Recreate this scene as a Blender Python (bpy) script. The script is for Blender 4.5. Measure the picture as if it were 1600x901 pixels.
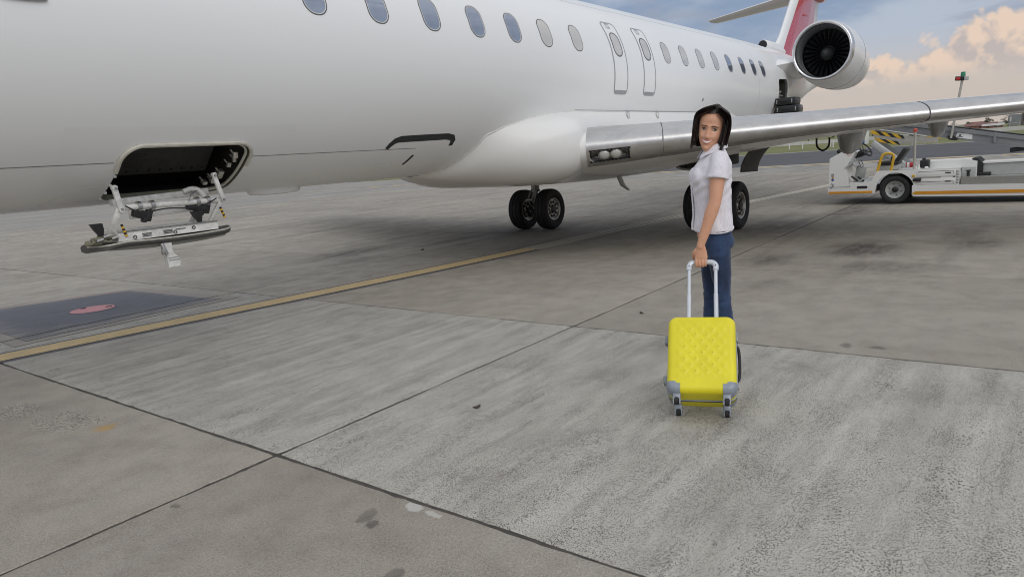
import bpy, bmesh, math, random
from mathutils import Vector, Matrix, noise
for o in list(bpy.data.objects): bpy.data.objects.remove(o)
S = bpy.context.scene
COL = S.collection
random.seed(7)
R = math.radians
# ------------------------------------------------------------------ camera
# world axes: +X runs aft along the airliner, +Y to its starboard side, Z up, ground z = 0
cam_d = bpy.data.cameras.new('camera'); cam = bpy.data.objects.new('camera', cam_d); COL.objects.link(cam)
cam_d.sensor_fit = 'HORIZONTAL'; cam_d.sensor_width = 36; cam_d.lens = 24.617
cam_d.clip_start = 0.05; cam_d.clip_end = 6000
_r = Vector((0.60193528, -0.79513923, -0.07367172)); _u = Vector((0.1896557, 0.05273319, 0.98043354)); _b = Vector((-0.77569623, -0.6041298, 0.18254465))
cam.matrix_world = Matrix(((_r.x, _u.x, _b.x, 0), (_r.y, _u.y, _b.y, 0), (_r.z, _u.z, _b.z, 1.55), (0, 0, 0, 1)))
S.camera = cam
S.view_settings.view_transform = 'Standard'; S.view_settings.look = 'None'
S.view_settings.exposure = 0.26; S.view_settings.gamma = 1.0
S.cycles.filter_width = 1.0; S.cycles.max_bounces = 6; S.cycles.diffuse_bounces = 3
# ------------------------------------------------------------------ light
SUN_AZ, SUN_EL = R(238), R(36)      # azimuth measured from +X towards +Y; the sun is behind the photographer
sd = Vector((math.cos(SUN_EL) * math.cos(SUN_AZ), math.cos(SUN_EL) * math.sin(SUN_AZ), math.sin(SUN_EL)))
sun_d = bpy.data.lights.new('sun', 'SUN'); sun = bpy.data.objects.new('sun', sun_d); COL.objects.link(sun)
sun_d.energy = 0.85; sun_d.angle = R(45); sun_d.color = (1.0, 0.965, 0.92)
sun.rotation_euler = sd.to_track_quat('Z', 'Y').to_euler()


class NT:
    """small helper for writing node trees"""
    def __init__(s, tree): s.t = tree; s.n = tree.nodes; s.l = tree.links
    def node(s, kind, **kw):
        n = s.n.new(kind)
        for k, v in kw.items(): setattr(n, k, v)
        return n
    def put(s, sock, v):
        if v is None: return
        if isinstance(v, bpy.types.NodeSocket): s.l.new(v, sock)
        else:
            if sock.type == 'RGBA' and len(v) == 3: v = (*v, 1)
            sock.default_value = v
    def math(s, op, a, b=None, c=None, clamp=False):
        n = s.node('ShaderNodeMath', operation=op); n.use_clamp = clamp
        for i, v in enumerate((a, b, c)): s.put(n.inputs[i], v)
        return n.outputs[0]
    def vmath(s, op, a, b=None):
        n = s.node('ShaderNodeVectorMath', operation=op)
        s.put(n.inputs[0], a); s.put(n.inputs[1], b)
        return n.outputs[0]
    def mapr(s, v, a, b, c=0.0, d=1.0, smooth=False):
        n = s.node('ShaderNodeMapRange'); n.clamp = True
        if smooth: n.interpolation_type = 'SMOOTHSTEP'
        for i, x in enumerate((v, a, b, c, d)): s.put(n.inputs[i], x)
        return n.outputs[0]
    def mix(s, f, a, b, blend='MIX'):
        n = s.node('ShaderNodeMix', data_type='RGBA', blend_type=blend)
        s.put(n.inputs['Factor'], f); s.put(n.inputs[6], a); s.put(n.inputs[7], b)
        return n.outputs[2]
    def noise(s, vec, scale, detail=4, rough=.55, dist=0, out=0, dim='3D'):
        n = s.node('ShaderNodeTexNoise', noise_dimensions=dim)
        s.put(n.inputs['Vector'], vec); s.put(n.inputs['Scale'], scale); s.put(n.inputs['Detail'], detail)
        s.put(n.inputs['Roughness'], rough); s.put(n.inputs['Distortion'], dist)
        return n.outputs[out]
    def voro(s, vec, scale, feature='F1', smooth=None, out=0, rand=1.0):
        n = s.node('ShaderNodeTexVoronoi', feature=feature)
        s.put(n.inputs['Vector'], vec); s.put(n.inputs['Scale'], scale); s.put(n.inputs['Randomness'], rand)
        if smooth is not None: s.put(n.inputs['Smoothness'], smooth)
        return n.outputs[out]
    def scale(s, vec, sc, loc=(0, 0, 0), rot=(0, 0, 0)):
        n = s.node('ShaderNodeMapping'); s.put(n.inputs['Vector'], vec)
        n.inputs['Scale'].default_value = sc; n.inputs['Location'].default_value = loc; n.inputs['Rotation'].default_value = rot
        return n.outputs[0]
    def xyz(s, v):
        n = s.node('ShaderNodeSeparateXYZ'); s.put(n.inputs[0], v); return n.outputs
    def comb(s, x, y, z):
        n = s.node('ShaderNodeCombineXYZ')
        for i, v in enumerate((x, y, z)): s.put(n.inputs[i], v)
        return n.outputs[0]
    def bump(s, h, strength=.3, dist=.01, normal=None):
        n = s.node('ShaderNodeBump'); s.put(n.inputs['Strength'], strength); s.put(n.inputs['Distance'], dist); s.put(n.inputs['Height'], h)
        if normal: s.put(n.inputs['Normal'], normal)
        return n.outputs[0]


# ------------------------------------------------------------------ world: Nishita sky with evening cumulus and high cloud
W = bpy.data.worlds.new('World'); S.world = W; W.use_nodes = True
wt = NT(W.node_tree); wt.n.clear()
wo = wt.node('ShaderNodeOutputWorld')
sky = wt.node('ShaderNodeTexSky', sky_type='NISHITA'); sky.sun_disc = False
sky.sun_elevation = SUN_EL; sky.sun_rotation = R(90) - SUN_AZ; sky.air_density = 1.0; sky.dust_density = 2.0
bg_sky = wt.node('ShaderNodeBackground'); wt.put(bg_sky.inputs['Color'], sky.outputs[0]); bg_sky.inputs['Strength'].default_value = 0.06
gen = wt.node('ShaderNodeTexCoord').outputs['Generated']
d3 = wt.vmath('NORMALIZE', gen)
dx, dy, dz = wt.xyz(d3)
el = wt.math('MULTIPLY', wt.math('ARCSINE', dz), 57.2958)
az = wt.math('MULTIPLY', wt.math('ARCTAN2', dy, dx), 57.2958)
# haze bank near the horizon
haze_col = (0.53, 0.465, 0.42)
blue_col = (0.222, 0.290, 0.415)
high_col = (0.72, 0.735, 0.76)
veil_n = wt.noise(wt.scale(d3, (2.2, 2.2, 7)), 1.5, 5, .55)
streak_n = wt.noise(wt.scale(d3, (3.0, 3.0, 11)), 2.6, 6, .6, .6)
veil = wt.math('ADD', wt.mapr(el, 13, 40, 0, .82, True), wt.math('MULTIPLY', wt.mapr(veil_n, .42, .62, 0, 1, True), .38), clamp=True)
base = wt.mix(veil, blue_col, high_col)
greyc = wt.mix(wt.math('MULTIPLY', wt.mapr(streak_n, .50, .66, 0, 1, True), wt.mapr(el, 3.5, 6.5, 0, .6, True)), base, (0.30, 0.325, 0.395))
lowf = wt.mapr(el, 7.4, 1.8, 0, 1, True)
base2 = wt.mix(lowf, greyc, haze_col)
# cumulus bank: an outline in elevation that wanders with azimuth, broken into billows
azv = wt.comb(dx, dy, 0.0)
big = wt.noise(azv, 2.3, 2, .5)
bank = wt.math('EXPONENT', wt.math('MULTIPLY', wt.math('POWER', wt.math('DIVIDE', wt.math('SUBTRACT', az, 1.5), 6.5), 2.0), -1.0))
topel = wt.math('ADD', wt.math('MULTIPLY', bank, 3.3), wt.math('ADD', wt.math('MULTIPLY', big, 3.0), 2.85))
def billow(offset):
    v = wt.vmath('ADD', d3, offset)
    warp = wt.noise(v, 22, 3, .5, out=1)
    v2 = wt.vmath('ADD', v, wt.vmath('MULTIPLY', wt.vmath('SUBTRACT', warp, (.5, .5, .5)), (.03, .03, .03)))
    a = wt.voro(v2, 26, 'SMOOTH_F1', .35); b = wt.voro(v2, 62); c = wt.voro(v2, 150)
    s = wt.math('ADD', wt.math('MULTIPLY', a, .60), wt.math('ADD', wt.math('MULTIPLY', b, .28), wt.math('MULTIPLY', c, .13)))
    return wt.math('SUBTRACT', 1.0, s)
b0 = billow((0, 0, 0)); b1 = billow((-.004, -.010, .010))
dens = wt.math('ADD', wt.math('SUBTRACT', topel, el), wt.math('MULTIPLY', wt.math('SUBTRACT', b0, .52), 4.5))
cmask = wt.mapr(dens, -.18, .80, 0, 1, True)
fade = wt.mapr(el, 2.3, 3.9, 0.0, 1, True)
relief = wt.math('MULTIPLY', wt.math('SUBTRACT', b0, b1), 4.2)
lit = wt.math('ADD', wt.math('ADD', .60, relief), wt.mapr(dens, 0, 4.5, .22, -.10), clamp=True)
ccol = wt.mix(lit, (0.475, 0.415, 0.40), (0.73, 0.56, 0.445))
ccol = wt.mix(wt.mapr(el, 4.6, 2.6, 0, .75, True), ccol, haze_col)
cl = wt.mix(wt.math('MULTIPLY', cmask, fade), base2, ccol)
below = wt.mapr(el, -.3, 0.0, 0, 1)
cl = wt.mix(below, (0.30, 0.28, 0.25), cl)
bg_cl = wt.node('ShaderNodeBackground'); wt.put(bg_cl.inputs['Color'], cl); bg_cl.inputs['Strength'].default_value = 1.0
msh = wt.node('ShaderNodeMixShader'); msh.inputs[0].default_value = 0.86
wt.l.new(bg_sky.outputs[0], msh.inputs[1]); wt.l.new(bg_cl.outputs[0], msh.inputs[2]); wt.l.new(msh.outputs[0], wo.inputs['Surface'])

# ------------------------------------------------------------------ materials
MATS = {}
def new_mat(name):
    m = bpy.data.materials.new(name); m.use_nodes = True
    t = NT(m.node_tree); b = t.n['Principled BSDF']; MATS[name] = m
    return m, t, b
def simple(name, col, rough=.5, metal=0.0, coat=0.0, var=.06, vscale=9.0, bump=0.0, bscale=120, spec=None, trans=0):
    """procedural surface: base colour broken up by two scales of noise, a little roughness wear"""
    m, t, b = new_mat(name)
    oc = t.node('ShaderNodeTexCoord').outputs['Object']
    n1 = t.noise(oc, vscale, 5, .6)
    f = t.mapr(n1, .3, .7, 1 - var, 1 + var)
    c = t.mix(1.0, col, t.comb(f, f, f), 'MULTIPLY')
    t.put(b.inputs['Base Color'], c)
    t.put(b.inputs['Roughness'], t.mapr(t.noise(oc, vscale * 2.7, 4, .6), .3, .7, max(rough * .85, 0.02), min(1, rough * 1.15)))
    b.inputs['Metallic'].default_value = metal
    b.inputs['Coat Weight'].default_value = coat; b.inputs['Coat Roughness'].default_value = .06
    if spec is not None: b.inputs['Specular IOR Level'].default_value = spec
    if bump: t.put(b.inputs['Normal'], t.bump(t.noise(oc, bscale, 3, .6), bump, .004))
    return m

# ------------------------------------------------------------------ mesh helpers
class MB:
    """collects geometry for ONE mesh object"""
    def __init__(s): s.v = []; s.f = []; s.m = []
    def add(s, verts, faces, mi=0):
        o = len(s.v); s.v += [tuple(v) for v in verts]
        s.f += [tuple(i + o for i in f) for f in faces]; s.m += [mi] * len(faces)
        return s
    def box(s, c, size, rot=None, mi=0, bevel=0.0):
        hx, hy, hz = size[0] / 2, size[1] / 2, size[2] / 2
        bm = bmesh.new(); bmesh.ops.create_cube(bm, size=1.0)
        for v in bm.verts: v.co = Vector((v.co.x * size[0], v.co.y * size[1], v.co.z * size[2]))
        if bevel > 0:
            bmesh.ops.bevel(bm, geom=bm.edges[:], offset=min(bevel, .45 * min(size)), segments=2, profile=.5, affect='EDGES')
        M = (rot if rot is not None else Matrix.Identity(3)); c = Vector(c)
        bm.verts.index_update()
        s.add([M @ v.co + c for v in bm.verts], [[v.index for v in f.verts] for f in bm.faces], mi); bm.free()
        return s
    def prism(s, pts, axis, a, b, mi=0):
        """outline pts (2D) extruded along axis 'x','y' or 'z' from a to b"""
        def P(p, t): return {'x': (t, p[0], p[1]), 'y': (p[0], t, p[1]), 'z': (p[0], p[1], t)}[axis]
        n = len(pts); v = [P(p, a) for p in pts] + [P(p, b) for p in pts]
        f = [tuple(range(n - 1, -1, -1)), tuple(range(n, 2 * n))] + [(i, (i + 1) % n, n + (i + 1) % n, n + i) for i in range(n)]
        return s.add(v, f, mi)
    def grid(s, rows, mi=0, closed_u=False, closed_v=False, skip=None):
        nu, nv = len(rows), len(rows[0]); v = [p for r in rows for p in r]; f = []
        for i in range(nu if closed_u else nu - 1):
            for j in range(nv if closed_v else nv - 1):
                if skip and skip(i, j): continue
                a, b = (i + 1) % nu, (j + 1) % nv
                f.append((i * nv + j, a * nv + j, a * nv + b, i * nv + b))
        return s.add(v, f, mi)
    def loft(s, rings, mi=0, cap0=True, cap1=True):
        n = len(rings[0]); s.grid(rings, mi, closed_v=True)
        o = len(s.v) - n * len(rings)
        if cap0: s.f.append(tuple(o + i for i in range(n - 1, -1, -1))[::-1]); s.m.append(mi)
        if cap1: s.f.append(tuple(o + n * (len(rings) - 1) + i for i in range(n - 1, -1, -1))); s.m.append(mi)
        return s
    def tube(s, path, r, n=10, mi=0, flat=None, closed=False, caps=True):
        """round tube through path; r number or list; flat = (wide, thin, up) squashes it"""
        P = [Vector(p) for p in path]; rs = r if isinstance(r, (list, tuple)) else [r] * len(P)
        rings = []; prev = None
        for i, p in enumerate(P):
            if closed: d = P[(i + 1) % len(P)] - P[i - 1]
            else: d = P[min(i + 1, len(P) - 1)] - P[max(i - 1, 0)]
            d.normalize()
            if prev is None:
                a = Vector(flat[2]) if flat else (Vector((0, 0, 1)) if abs(d.z) < .9 else Vector((1, 0, 0)))
            else: a = prev
            u = (a - d * a.dot(d)).normalized(); w = d.cross(u); prev = u
            k1, k2 = (flat[0], flat[1]) if flat else (1, 1)
            rings.append([p + u * math.cos(2 * math.pi * j / n) * rs[i] * k2 + w * math.sin(2 * math.pi * j / n) * rs[i] * k1 for j in range(n)])
        if closed: s.grid(rings, mi, closed_u=True, closed_v=True)
        else: s.loft(rings, mi, caps, caps)
        return s
    def lathe(s, prof, o=(0, 0, 0), axis='x', n=32, mi=0, closed=False):
        o = Vector(o); rows = []
        for t, r in prof:
            row = []
            for j in range(n):
                a = 2 * math.pi * j / n; c, d = math.cos(a) * r, math.sin(a) * r
                row.append(o + Vector({'x': (t, c, d), 'y': (c, t, d), 'z': (c, d, t)}[axis]))
            rows.append(row)
        s.grid(rows, mi, closed_u=closed, closed_v=True)
        return s
    def ball(s, c, r, n=16, mi=0, sc=(1, 1, 1), rot=None):
        c = Vector(c); rows = []; M = rot if rot is not None else Matrix.Identity(3)
        for i in range(n // 2 + 1):
            th = math.pi * i / (n // 2); rr = max(math.sin(th), 1e-3)
            rows.append([c + M @ Vector((rr * math.cos(2 * math.pi * j / n) * r * sc[0], rr * math.sin(2 * math.pi * j / n) * r * sc[1], math.cos(th) * r * sc[2])) for j in range(n)])
        return s.grid(rows, mi, closed_v=True)
    def build(s, name, mat, parent=None, smooth=40, recalc=True):
        me = bpy.data.meshes.new(name); me.from_pydata(s.v, [], s.f)
        mats = mat if isinstance(mat, (list, tuple)) else [mat]
        for m in mats: me.materials.append(MATS[m] if isinstance(m, str) else m)
        if len(mats) > 1:
            for p, mi in zip(me.polygons, s.m): p.material_index = mi
        if recalc:
            bm = bmesh.new(); bm.from_mesh(me); bmesh.ops.recalc_face_normals(bm, faces=bm.faces[:]); bm.to_mesh(me); bm.free()
        if smooth:
            me.shade_smooth(); me.set_sharp_from_angle(angle=R(smooth))
        me.update()
        return link(name, me, parent)
def link(name, me, parent=None):
    o = bpy.data.objects.new(name, me); COL.objects.link(o)
    if parent is not None: attach(o, parent)
    return o
def world_loc(o):
    l = Vector(o.location)
    return l
def attach(o, parent):
    """geometry is written in world coordinates: cancel the base offset of the thing's Empty"""
    o.parent = parent
    if parent.type == 'EMPTY': o.matrix_parent_inverse = Matrix.Translation(-Vector(parent.location))
def thing(name, label, cat, loc=(0, 0, 0), group=None):
    o = bpy.data.objects.new(name, None); COL.objects.link(o); o.location = loc; o.empty_display_size = .2
    return tag(o, label, cat, group)
def tag(o, label=None, cat=None, group=None, kind=None):
    if label: o['label'] = label
    if cat: o['category'] = cat
    if group: o['group'] = group
    if kind: o['kind'] = kind
    return o
def lerp(a, b, t): return a + (b - a) * t
def sstep(t): t = max(0.0, min(1.0, t)); return t * t * (3 - 2 * t)
def interp(tab, x):
    """piecewise linear with smooth (Catmull-like) tables: tab = [(x, (values...)), ...]"""
    if x <= tab[0][0]: return tab[0][1]
    for (x0, v0), (x1, v1) in zip(tab, tab[1:]):
        if x <= x1:
            t = (x - x0) / (x1 - x0)
            return tuple(a + (b - a) * t for a, b in zip(v0, v1))
    return tab[-1][1]
def spline(pts, n=8):
    """Catmull-Rom through points"""
    P = [Vector(p) for p in pts]; out = []
    for i in range(len(P) - 1):
        p0 = P[max(i - 1, 0)]; p1 = P[i]; p2 = P[i + 1]; p3 = P[min(i + 2, len(P) - 1)]
        for k in range(n):
            t = k / n
            out.append(.5 * ((2 * p1) + (p2 - p0) * t + (2 * p0 - 5 * p1 + 4 * p2 - p3) * t * t + (3 * p1 - p0 - 3 * p2 + p3) * t ** 3))
    out.append(P[-1]); return out
# ------------------------------------------------------------------ ground materials
def concrete(name, grooved):
    m, t, b = new_mat(name)
    oc = t.node('ShaderNodeTexCoord').outputs['Object']
    x, y, z = t.xyz(oc)
    rnd = t.node('ShaderNodeObjectInfo').outputs['Random']
    tone = t.mapr(rnd, 0, 1, .93, 1.07)
    big = t.noise(oc, .55, 5, .6); mid = t.noise(oc, 3.2, 6, .65); fine = t.noise(oc, 70, 4, .7); grain = t.noise(oc, 170, 4, .8)
    streak = t.noise(t.scale(oc, (.35, 4.2, 1)), 1.6, 5, .6)
    if grooved:
        c = t.mix(t.mapr(streak, .35, .66), (0.402, 0.380, 0.334), (0.530, 0.506, 0.455))
        c = t.mix(t.mapr(mid, .40, .70, 0, .35), c, (0.30, 0.285, 0.255))
        c = t.mix(t.mapr(big, .52, .72, 0, .30), c, (0.30, 0.275, 0.235))
    else:
        c = t.mix(t.mapr(big, .30, .70), (0.312, 0.281, 0.234), (0.405, 0.372, 0.318))
        c = t.mix(t.mapr(mid, .42, .72, 0, .40), c, (0.205, 0.184, 0.160))
        c = t.mix(t.mapr(streak, .5, .72, 0, .45), c, (0.33, 0.312, 0.288))
    c = t.mix(1.0, c, t.comb(tone, tone, tone), 'MULTIPLY')
    g = t.math('MULTIPLY', t.mapr(grain, .32, .68, .66, 1.34), t.mapr(t.noise(oc, 75, 3, .7), .34, .66, .84, 1.16)); c = t.mix(1.0, c, t.comb(g, g, g), 'MULTIPLY')
    # pits: dark open pores, strung out along the finishing direction on the grooved slabs
    if grooved:
        wob = t.vmath('ADD', oc, t.vmath('MULTIPLY', t.noise(oc, 5, 3, .5, out=1), (.04, .04, 0)))
        p1 = t.voro(t.scale(wob, (78, 128, 1)), 1.0)
        p2 = t.voro(t.scale(wob, (36, 66, 1), (3, 7, 0)), 1.0)
        dens = t.mapr(t.noise(t.scale(oc, (1.3, 5, 1)), 1.4, 4, .6), .34, .66, .21, .36)
        p3 = t.voro(t.scale(oc, (112, 176, 1), (2, 5, 0)), 1.0)
        pit = t.math('MAXIMUM', t.math('LESS_THAN', p1, dens), t.math('LESS_THAN', p3, t.math('MULTIPLY', dens, .95)))
        pit2 = t.math('LESS_THAN', p2, t.mapr(t.noise(t.scale(oc, (1, 2.2, 1), (5, 2, 0)), 1.7, 4, .6), .46, .70, .02, .33))
        pit = t.math('MAXIMUM', t.math('MULTIPLY', pit, .95), pit2)
    else:
        p1 = t.voro(t.scale(oc, (120, 120, 1)), 1.0)
        pit = t.math('MULTIPLY', t.math('LESS_THAN', p1, t.mapr(mid, .35, .7, .16, .34)), .5)
    # oil and rubber marks, plus shade under the aircraft put into the colour, placed on the apron (the same world positions for every slab)
    edge = t.noise(oc, 9, 4, .65, out=0); wx = t.math('ADD', x, t.math('MULTIPLY', t.math('SUBTRACT', edge, .5), .13)); wy = t.math('ADD', y, t.math('MULTIPLY', t.math('SUBTRACT', t.noise(oc, 8, 4, .65, 0), .5), .13))
    def blob(px, py, rx, ry, soft, amt):
        a = t.math('DIVIDE', t.math('SUBTRACT', wx, px), rx); bb = t.math('DIVIDE', t.math('SUBTRACT', wy, py), ry)
        d = t.math('SQRT', t.math('ADD', t.math('MULTIPLY', a, a), t.math('MULTIPLY', bb, bb)))
        return t.mapr(d, 1.0, 1.0 - soft, 0, amt, True)
    if not grooved:      # rough, scoured area near the yellow paint spot
        ra = t.math('MAXIMUM', blob(1.70, 5.35, .26, .42, .6, 1), t.math('MAXIMUM', blob(1.62, 5.95, .22, .35, .6, 1), blob(1.83, 5.12, .10, .14, .6, 1)))
        pit = t.math('MAXIMUM', pit, t.math('MULTIPLY', ra, t.math('MULTIPLY', t.math('LESS_THAN', t.voro(t.scale(oc, (70, 70, 1)), 1.0), .40), .9)))
        c = t.mix(t.math('MULTIPLY', ra, .35), c, (0.48, 0.45, 0.39))
    c = t.mix(t.math('MULTIPLY', pit, .92), c, (0.060, 0.054, 0.046))
    oil_shade = None
    for a in OIL_SHADE:
        q = blob(*a); oil_shade = q if oil_shade is None else t.math('MAXIMUM', oil_shade, q)
    oil_shade = t.math('MULTIPLY', oil_shade, t.mapr(t.noise(t.scale(oc, (1.1, 3.6, 1)), 1.6, 7, .75, .5), .36, .60, .42, 1.1), clamp=True)
    c = t.mix(oil_shade, c, (0.060, 0.052, 0.046))
    paint = blob(1.80, 4.89, .11, .10, .75, .8)
    c = t.mix(t.math('MULTIPLY', paint, t.mapr(fine, .4, .55, .35, 1)), c, (0.46, 0.27, 0.05))
    pale = t.math('MAXIMUM', blob(2.055, 2.27, .035, .055, .35, .8), blob(2.05, 2.14, .022, .055, .35, .7))
    pale = t.math('MAXIMUM', pale, blob(2.0, 7.95, .5, .22, .5, .5))
    c = t.mix(pale, c, (0.52, 0.51, 0.48))
    # paint grime beside the yellow line and broad tyre rubber under the aircraft's path
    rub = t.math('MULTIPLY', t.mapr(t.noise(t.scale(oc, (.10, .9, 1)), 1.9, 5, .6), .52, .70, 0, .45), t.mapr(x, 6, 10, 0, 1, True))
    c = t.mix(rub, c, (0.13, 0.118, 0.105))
    blotch = t.math('MULTIPLY', t.mapr(t.noise(oc, 1.15, 7, .72, .4), .54, .70, 0, .42), t.mapr(t.noise(oc, 24, 4, .7), .3, .6, .55, 1))
    c = t.mix(blotch, c, (0.175, 0.155, 0.132))
    speck = t.math('MULTIPLY', t.math('LESS_THAN', t.voro(oc, 17), t.mapr(t.noise(oc, 1.7, 3, .6), .45, .75, .02, .13)), .55)
    c = t.mix(speck, c, (0.10, 0.09, 0.078))
    t.put(b.inputs['Base Color'], c)
    t.put(b.inputs['Roughness'], t.mapr(mid, .3, .7, .72, .92))
    b.inputs['Specular IOR Level'].default_value = .35
    h = t.math('SUBTRACT', t.math('ADD', t.math('MULTIPLY', fine, .5), t.math('MULTIPLY', grain, .4)), t.math('MULTIPLY', pit, 1.0))
    t.put(b.inputs['Normal'], t.bump(h, .55, .004))
    return m
OIL_SHADE = [(1.885, 2.40, .065, .06, .35, .72), (1.84, 2.33, .04, .04, .4, .7), (1.477, 3.345, .035, .03, .5, .6), (1.62, 1.95, .05, .04, .5, .6), (1.45, 2.05, .03, .04, .5, .5),
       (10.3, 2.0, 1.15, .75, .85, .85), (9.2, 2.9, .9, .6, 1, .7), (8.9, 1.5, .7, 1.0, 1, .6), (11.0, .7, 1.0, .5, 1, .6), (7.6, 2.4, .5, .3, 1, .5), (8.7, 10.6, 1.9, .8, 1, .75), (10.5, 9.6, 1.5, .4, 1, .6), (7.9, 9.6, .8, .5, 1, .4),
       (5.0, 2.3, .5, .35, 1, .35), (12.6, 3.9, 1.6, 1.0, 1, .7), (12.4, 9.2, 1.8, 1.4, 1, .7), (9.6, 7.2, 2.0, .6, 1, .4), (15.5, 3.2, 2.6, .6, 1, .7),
       (5.45, 1.15, .09, .05, .5, .6), (5.47, .95, .05, .09, .5, .6), (17.2, 1.2, 1.2, 1.4, 1, .5), (11.6, 1.0, 1.2, .5, 1, .35)]  # wide soft blobs also darken the slabs under the aircraft as painted shade
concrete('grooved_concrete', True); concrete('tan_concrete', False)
def far_concrete():
    m, t, b = new_mat('far_concrete')
    oc = t.node('ShaderNodeTexCoord').outputs['Object']; x, y, z = t.xyz(oc)
    c = t.mix(t.mapr(t.noise(oc, .25, 6, .65), .3, .7), (0.26, 0.245, 0.22), (0.36, 0.34, 0.31))
    c = t.mix(t.mapr(t.noise(t.scale(oc, (.05, .5, 1)), 1.5, 5, .6), .5, .72, 0, .6), c, (0.17, 0.16, 0.145))
    jx = t.math('ABSOLUTE', t.math('SUBTRACT', t.math('FRACT', t.math('DIVIDE', t.math('SUBTRACT', x, 2.1), 3.15)), .5))
    jy = t.math('ABSOLUTE', t.math('SUBTRACT', t.math('FRACT', t.math('DIVIDE', t.math('SUBTRACT', y, 3.42), 5.53)), .5))
    j = t.math('MAXIMUM', t.math('GREATER_THAN', jx, .494), t.math('GREATER_THAN', jy, .4965))
    c = t.mix(t.math('MULTIPLY', j, .8), c, (0.07, 0.066, 0.06))
    t.put(b.inputs['Base Color'], c); b.inputs['Roughness'].default_value = .9
    t.put(b.inputs['Normal'], t.bump(t.noise(oc, 60, 4, .7), .4, .004))
far_concrete()
simple('joint_sealant', (0.070, 0.062, 0.053), .85, var=.35, vscale=14, bump=.6, bscale=60)
simple('asphalt', (0.085, 0.086, 0.092), .92, var=.18, vscale=.35, bump=.5, bscale=90)
def grassy():
    m, t, b = new_mat('grass_turf')
    oc = t.node('ShaderNodeTexCoord').outputs['Object']
    c = t.mix(t.mapr(t.noise(oc, .16, 6, .65), .35, .65), (0.150, 0.165, 0.058), (0.255, 0.245, 0.10))
    c = t.mix(t.mapr(t.noise(oc, 3, 5, .7), .4, .7, 0, .6), c, (0.10, 0.125, 0.04))
    t.put(b.inputs['Base Color'], c); b.inputs['Roughness'].default_value = .95
    t.put(b.inputs['Normal'], t.bump(t.noise(oc, 12, 5, .7), 1, .08))
grassy()
def road_paint(name, col, under, wear=.5, scl=1.0):
    m, t, b = new_mat(name)
    oc = t.node('ShaderNodeTexCoord').outputs['Object']
    n = t.noise(t.scale(oc, (9, 22, 1)), 1.3 * scl, 6, .7); n2 = t.noise(oc, 160 * scl, 3, .7)
    w = t.math('MAXIMUM', t.mapr(n, .62 - wear * .2, .72, 0, .85), t.mapr(n2, .60, .72, 0, .75))
    c = t.mix(w, col, under)
    c = t.mix(t.mapr(t.noise(oc, 2.5, 5, .6), .35, .7, 0, .35), c, tuple(v * .6 for v in col))
    t.put(b.inputs['Base Color'], c); b.inputs['Roughness'].default_value = .8
    t.put(b.inputs['Normal'], t.bump(t.math('ADD', n2, t.math('MULTIPLY', w, -.6)), .4, .003))
road_paint('yellow_road_paint', (0.66, 0.49, 0.235), (0.27, 0.25, 0.215), .85)
road_paint('pale_road_paint', (0.64, 0.60, 0.50), (0.27, 0.25, 0.22), .2)
road_paint('black_border_paint', (0.085, 0.085, 0.11), (0.25, 0.235, 0.21), .9)
def worn_box_paint(name, col, x0, x1, y0, y1, fade, keep):
    """old traffic paint, scrubbed thin towards the edges of the painted box so the slab shows through"""
    m, t, b = new_mat(name)
    oc = t.node('ShaderNodeTexCoord').outputs['Object']; x, y, z = t.xyz(oc)
    dx = t.math('MINIMUM', t.math('SUBTRACT', x, x0), t.math('SUBTRACT', x1, x)); dy = t.math('MINIMUM', t.math('SUBTRACT', y, y0), t.math('SUBTRACT', y1, y))
    d = t.math('DIVIDE', t.math('MINIMUM', dx, t.math('MULTIPLY', dy, .6)), fade)
    n = t.noise(t.scale(oc, (1.2, 7, 1)), 1.8, 7, .7); n2 = t.noise(oc, 70, 4, .75)
    k = t.math('ADD', t.math('MULTIPLY', t.math('ADD', d, keep), .5), t.math('MULTIPLY', t.math('SUBTRACT', n, .5), 2.2))
    k = t.math('MULTIPLY', t.mapr(k, .0, .75, 0, .9, True), t.mapr(n2, .40, .62, 1, .70))
    under = t.mix(t.mapr(t.noise(oc, 2.2, 5, .6), .3, .7), (0.27, 0.245, 0.212), (0.34, 0.315, 0.28))
    c = t.mix(k, under, t.mix(t.mapr(n, .35, .65), col, tuple(v * 1.9 for v in col)))
    t.put(b.inputs['Base Color'], c); b.inputs['Roughness'].default_value = .82
    t.put(b.inputs['Normal'], t.bump(n2, .4, .003))
worn_box_paint('dark_blue_paint', (0.044, 0.050, 0.075), 2.5, 5.0, 8.5, 11.9, .5, .55)
worn_box_paint('red_border_paint', (0.20, 0.085, 0.078), 2.4, 5.06, 8.5, 12.0, .6, -.2)
road_paint('pink_cover_paint', (0.58, 0.27, 0.285), (0.40, 0.30, 0.28), .35, 1.4)

# ------------------------------------------------------------------ ground: base sheet, slabs, taxiway, verge
def sheet(name, x0, x1, y0, y1, z, mat, parent=None, nx=1, ny=1):
    m = MB(); rows = [[(lerp(x0, x1, i / nx), lerp(y0, y1, j / ny), z) for j in range(ny + 1)] for i in range(nx + 1)]
    o = m.grid(rows).build(name, mat, parent, smooth=0)
    if parent is None: tag(o, kind='structure')
    return o
sheet('ground', -1500, 3000, -2500, 2500, -.022, 'far_concrete')
apron = sheet('apron', -7.4, 33.8, -13.3, 36.5, -.0045, 'joint_sealant')
sheet('taxiway', 42.2, 73, -900, 27, -.016, 'asphalt')
sheet('grass_verge', 61, 76, 29, 1500, -.012, 'grass_turf')
sheet('grass_verge', 76, 900, -1500, 1500, -.012, 'grass_turf')
sheet('verge_edge', 73, 76, -900, 27, -.018, 'far_concrete')
XJ = [2.1 + 3.16 * k for k in range(-3, 11)]
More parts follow.
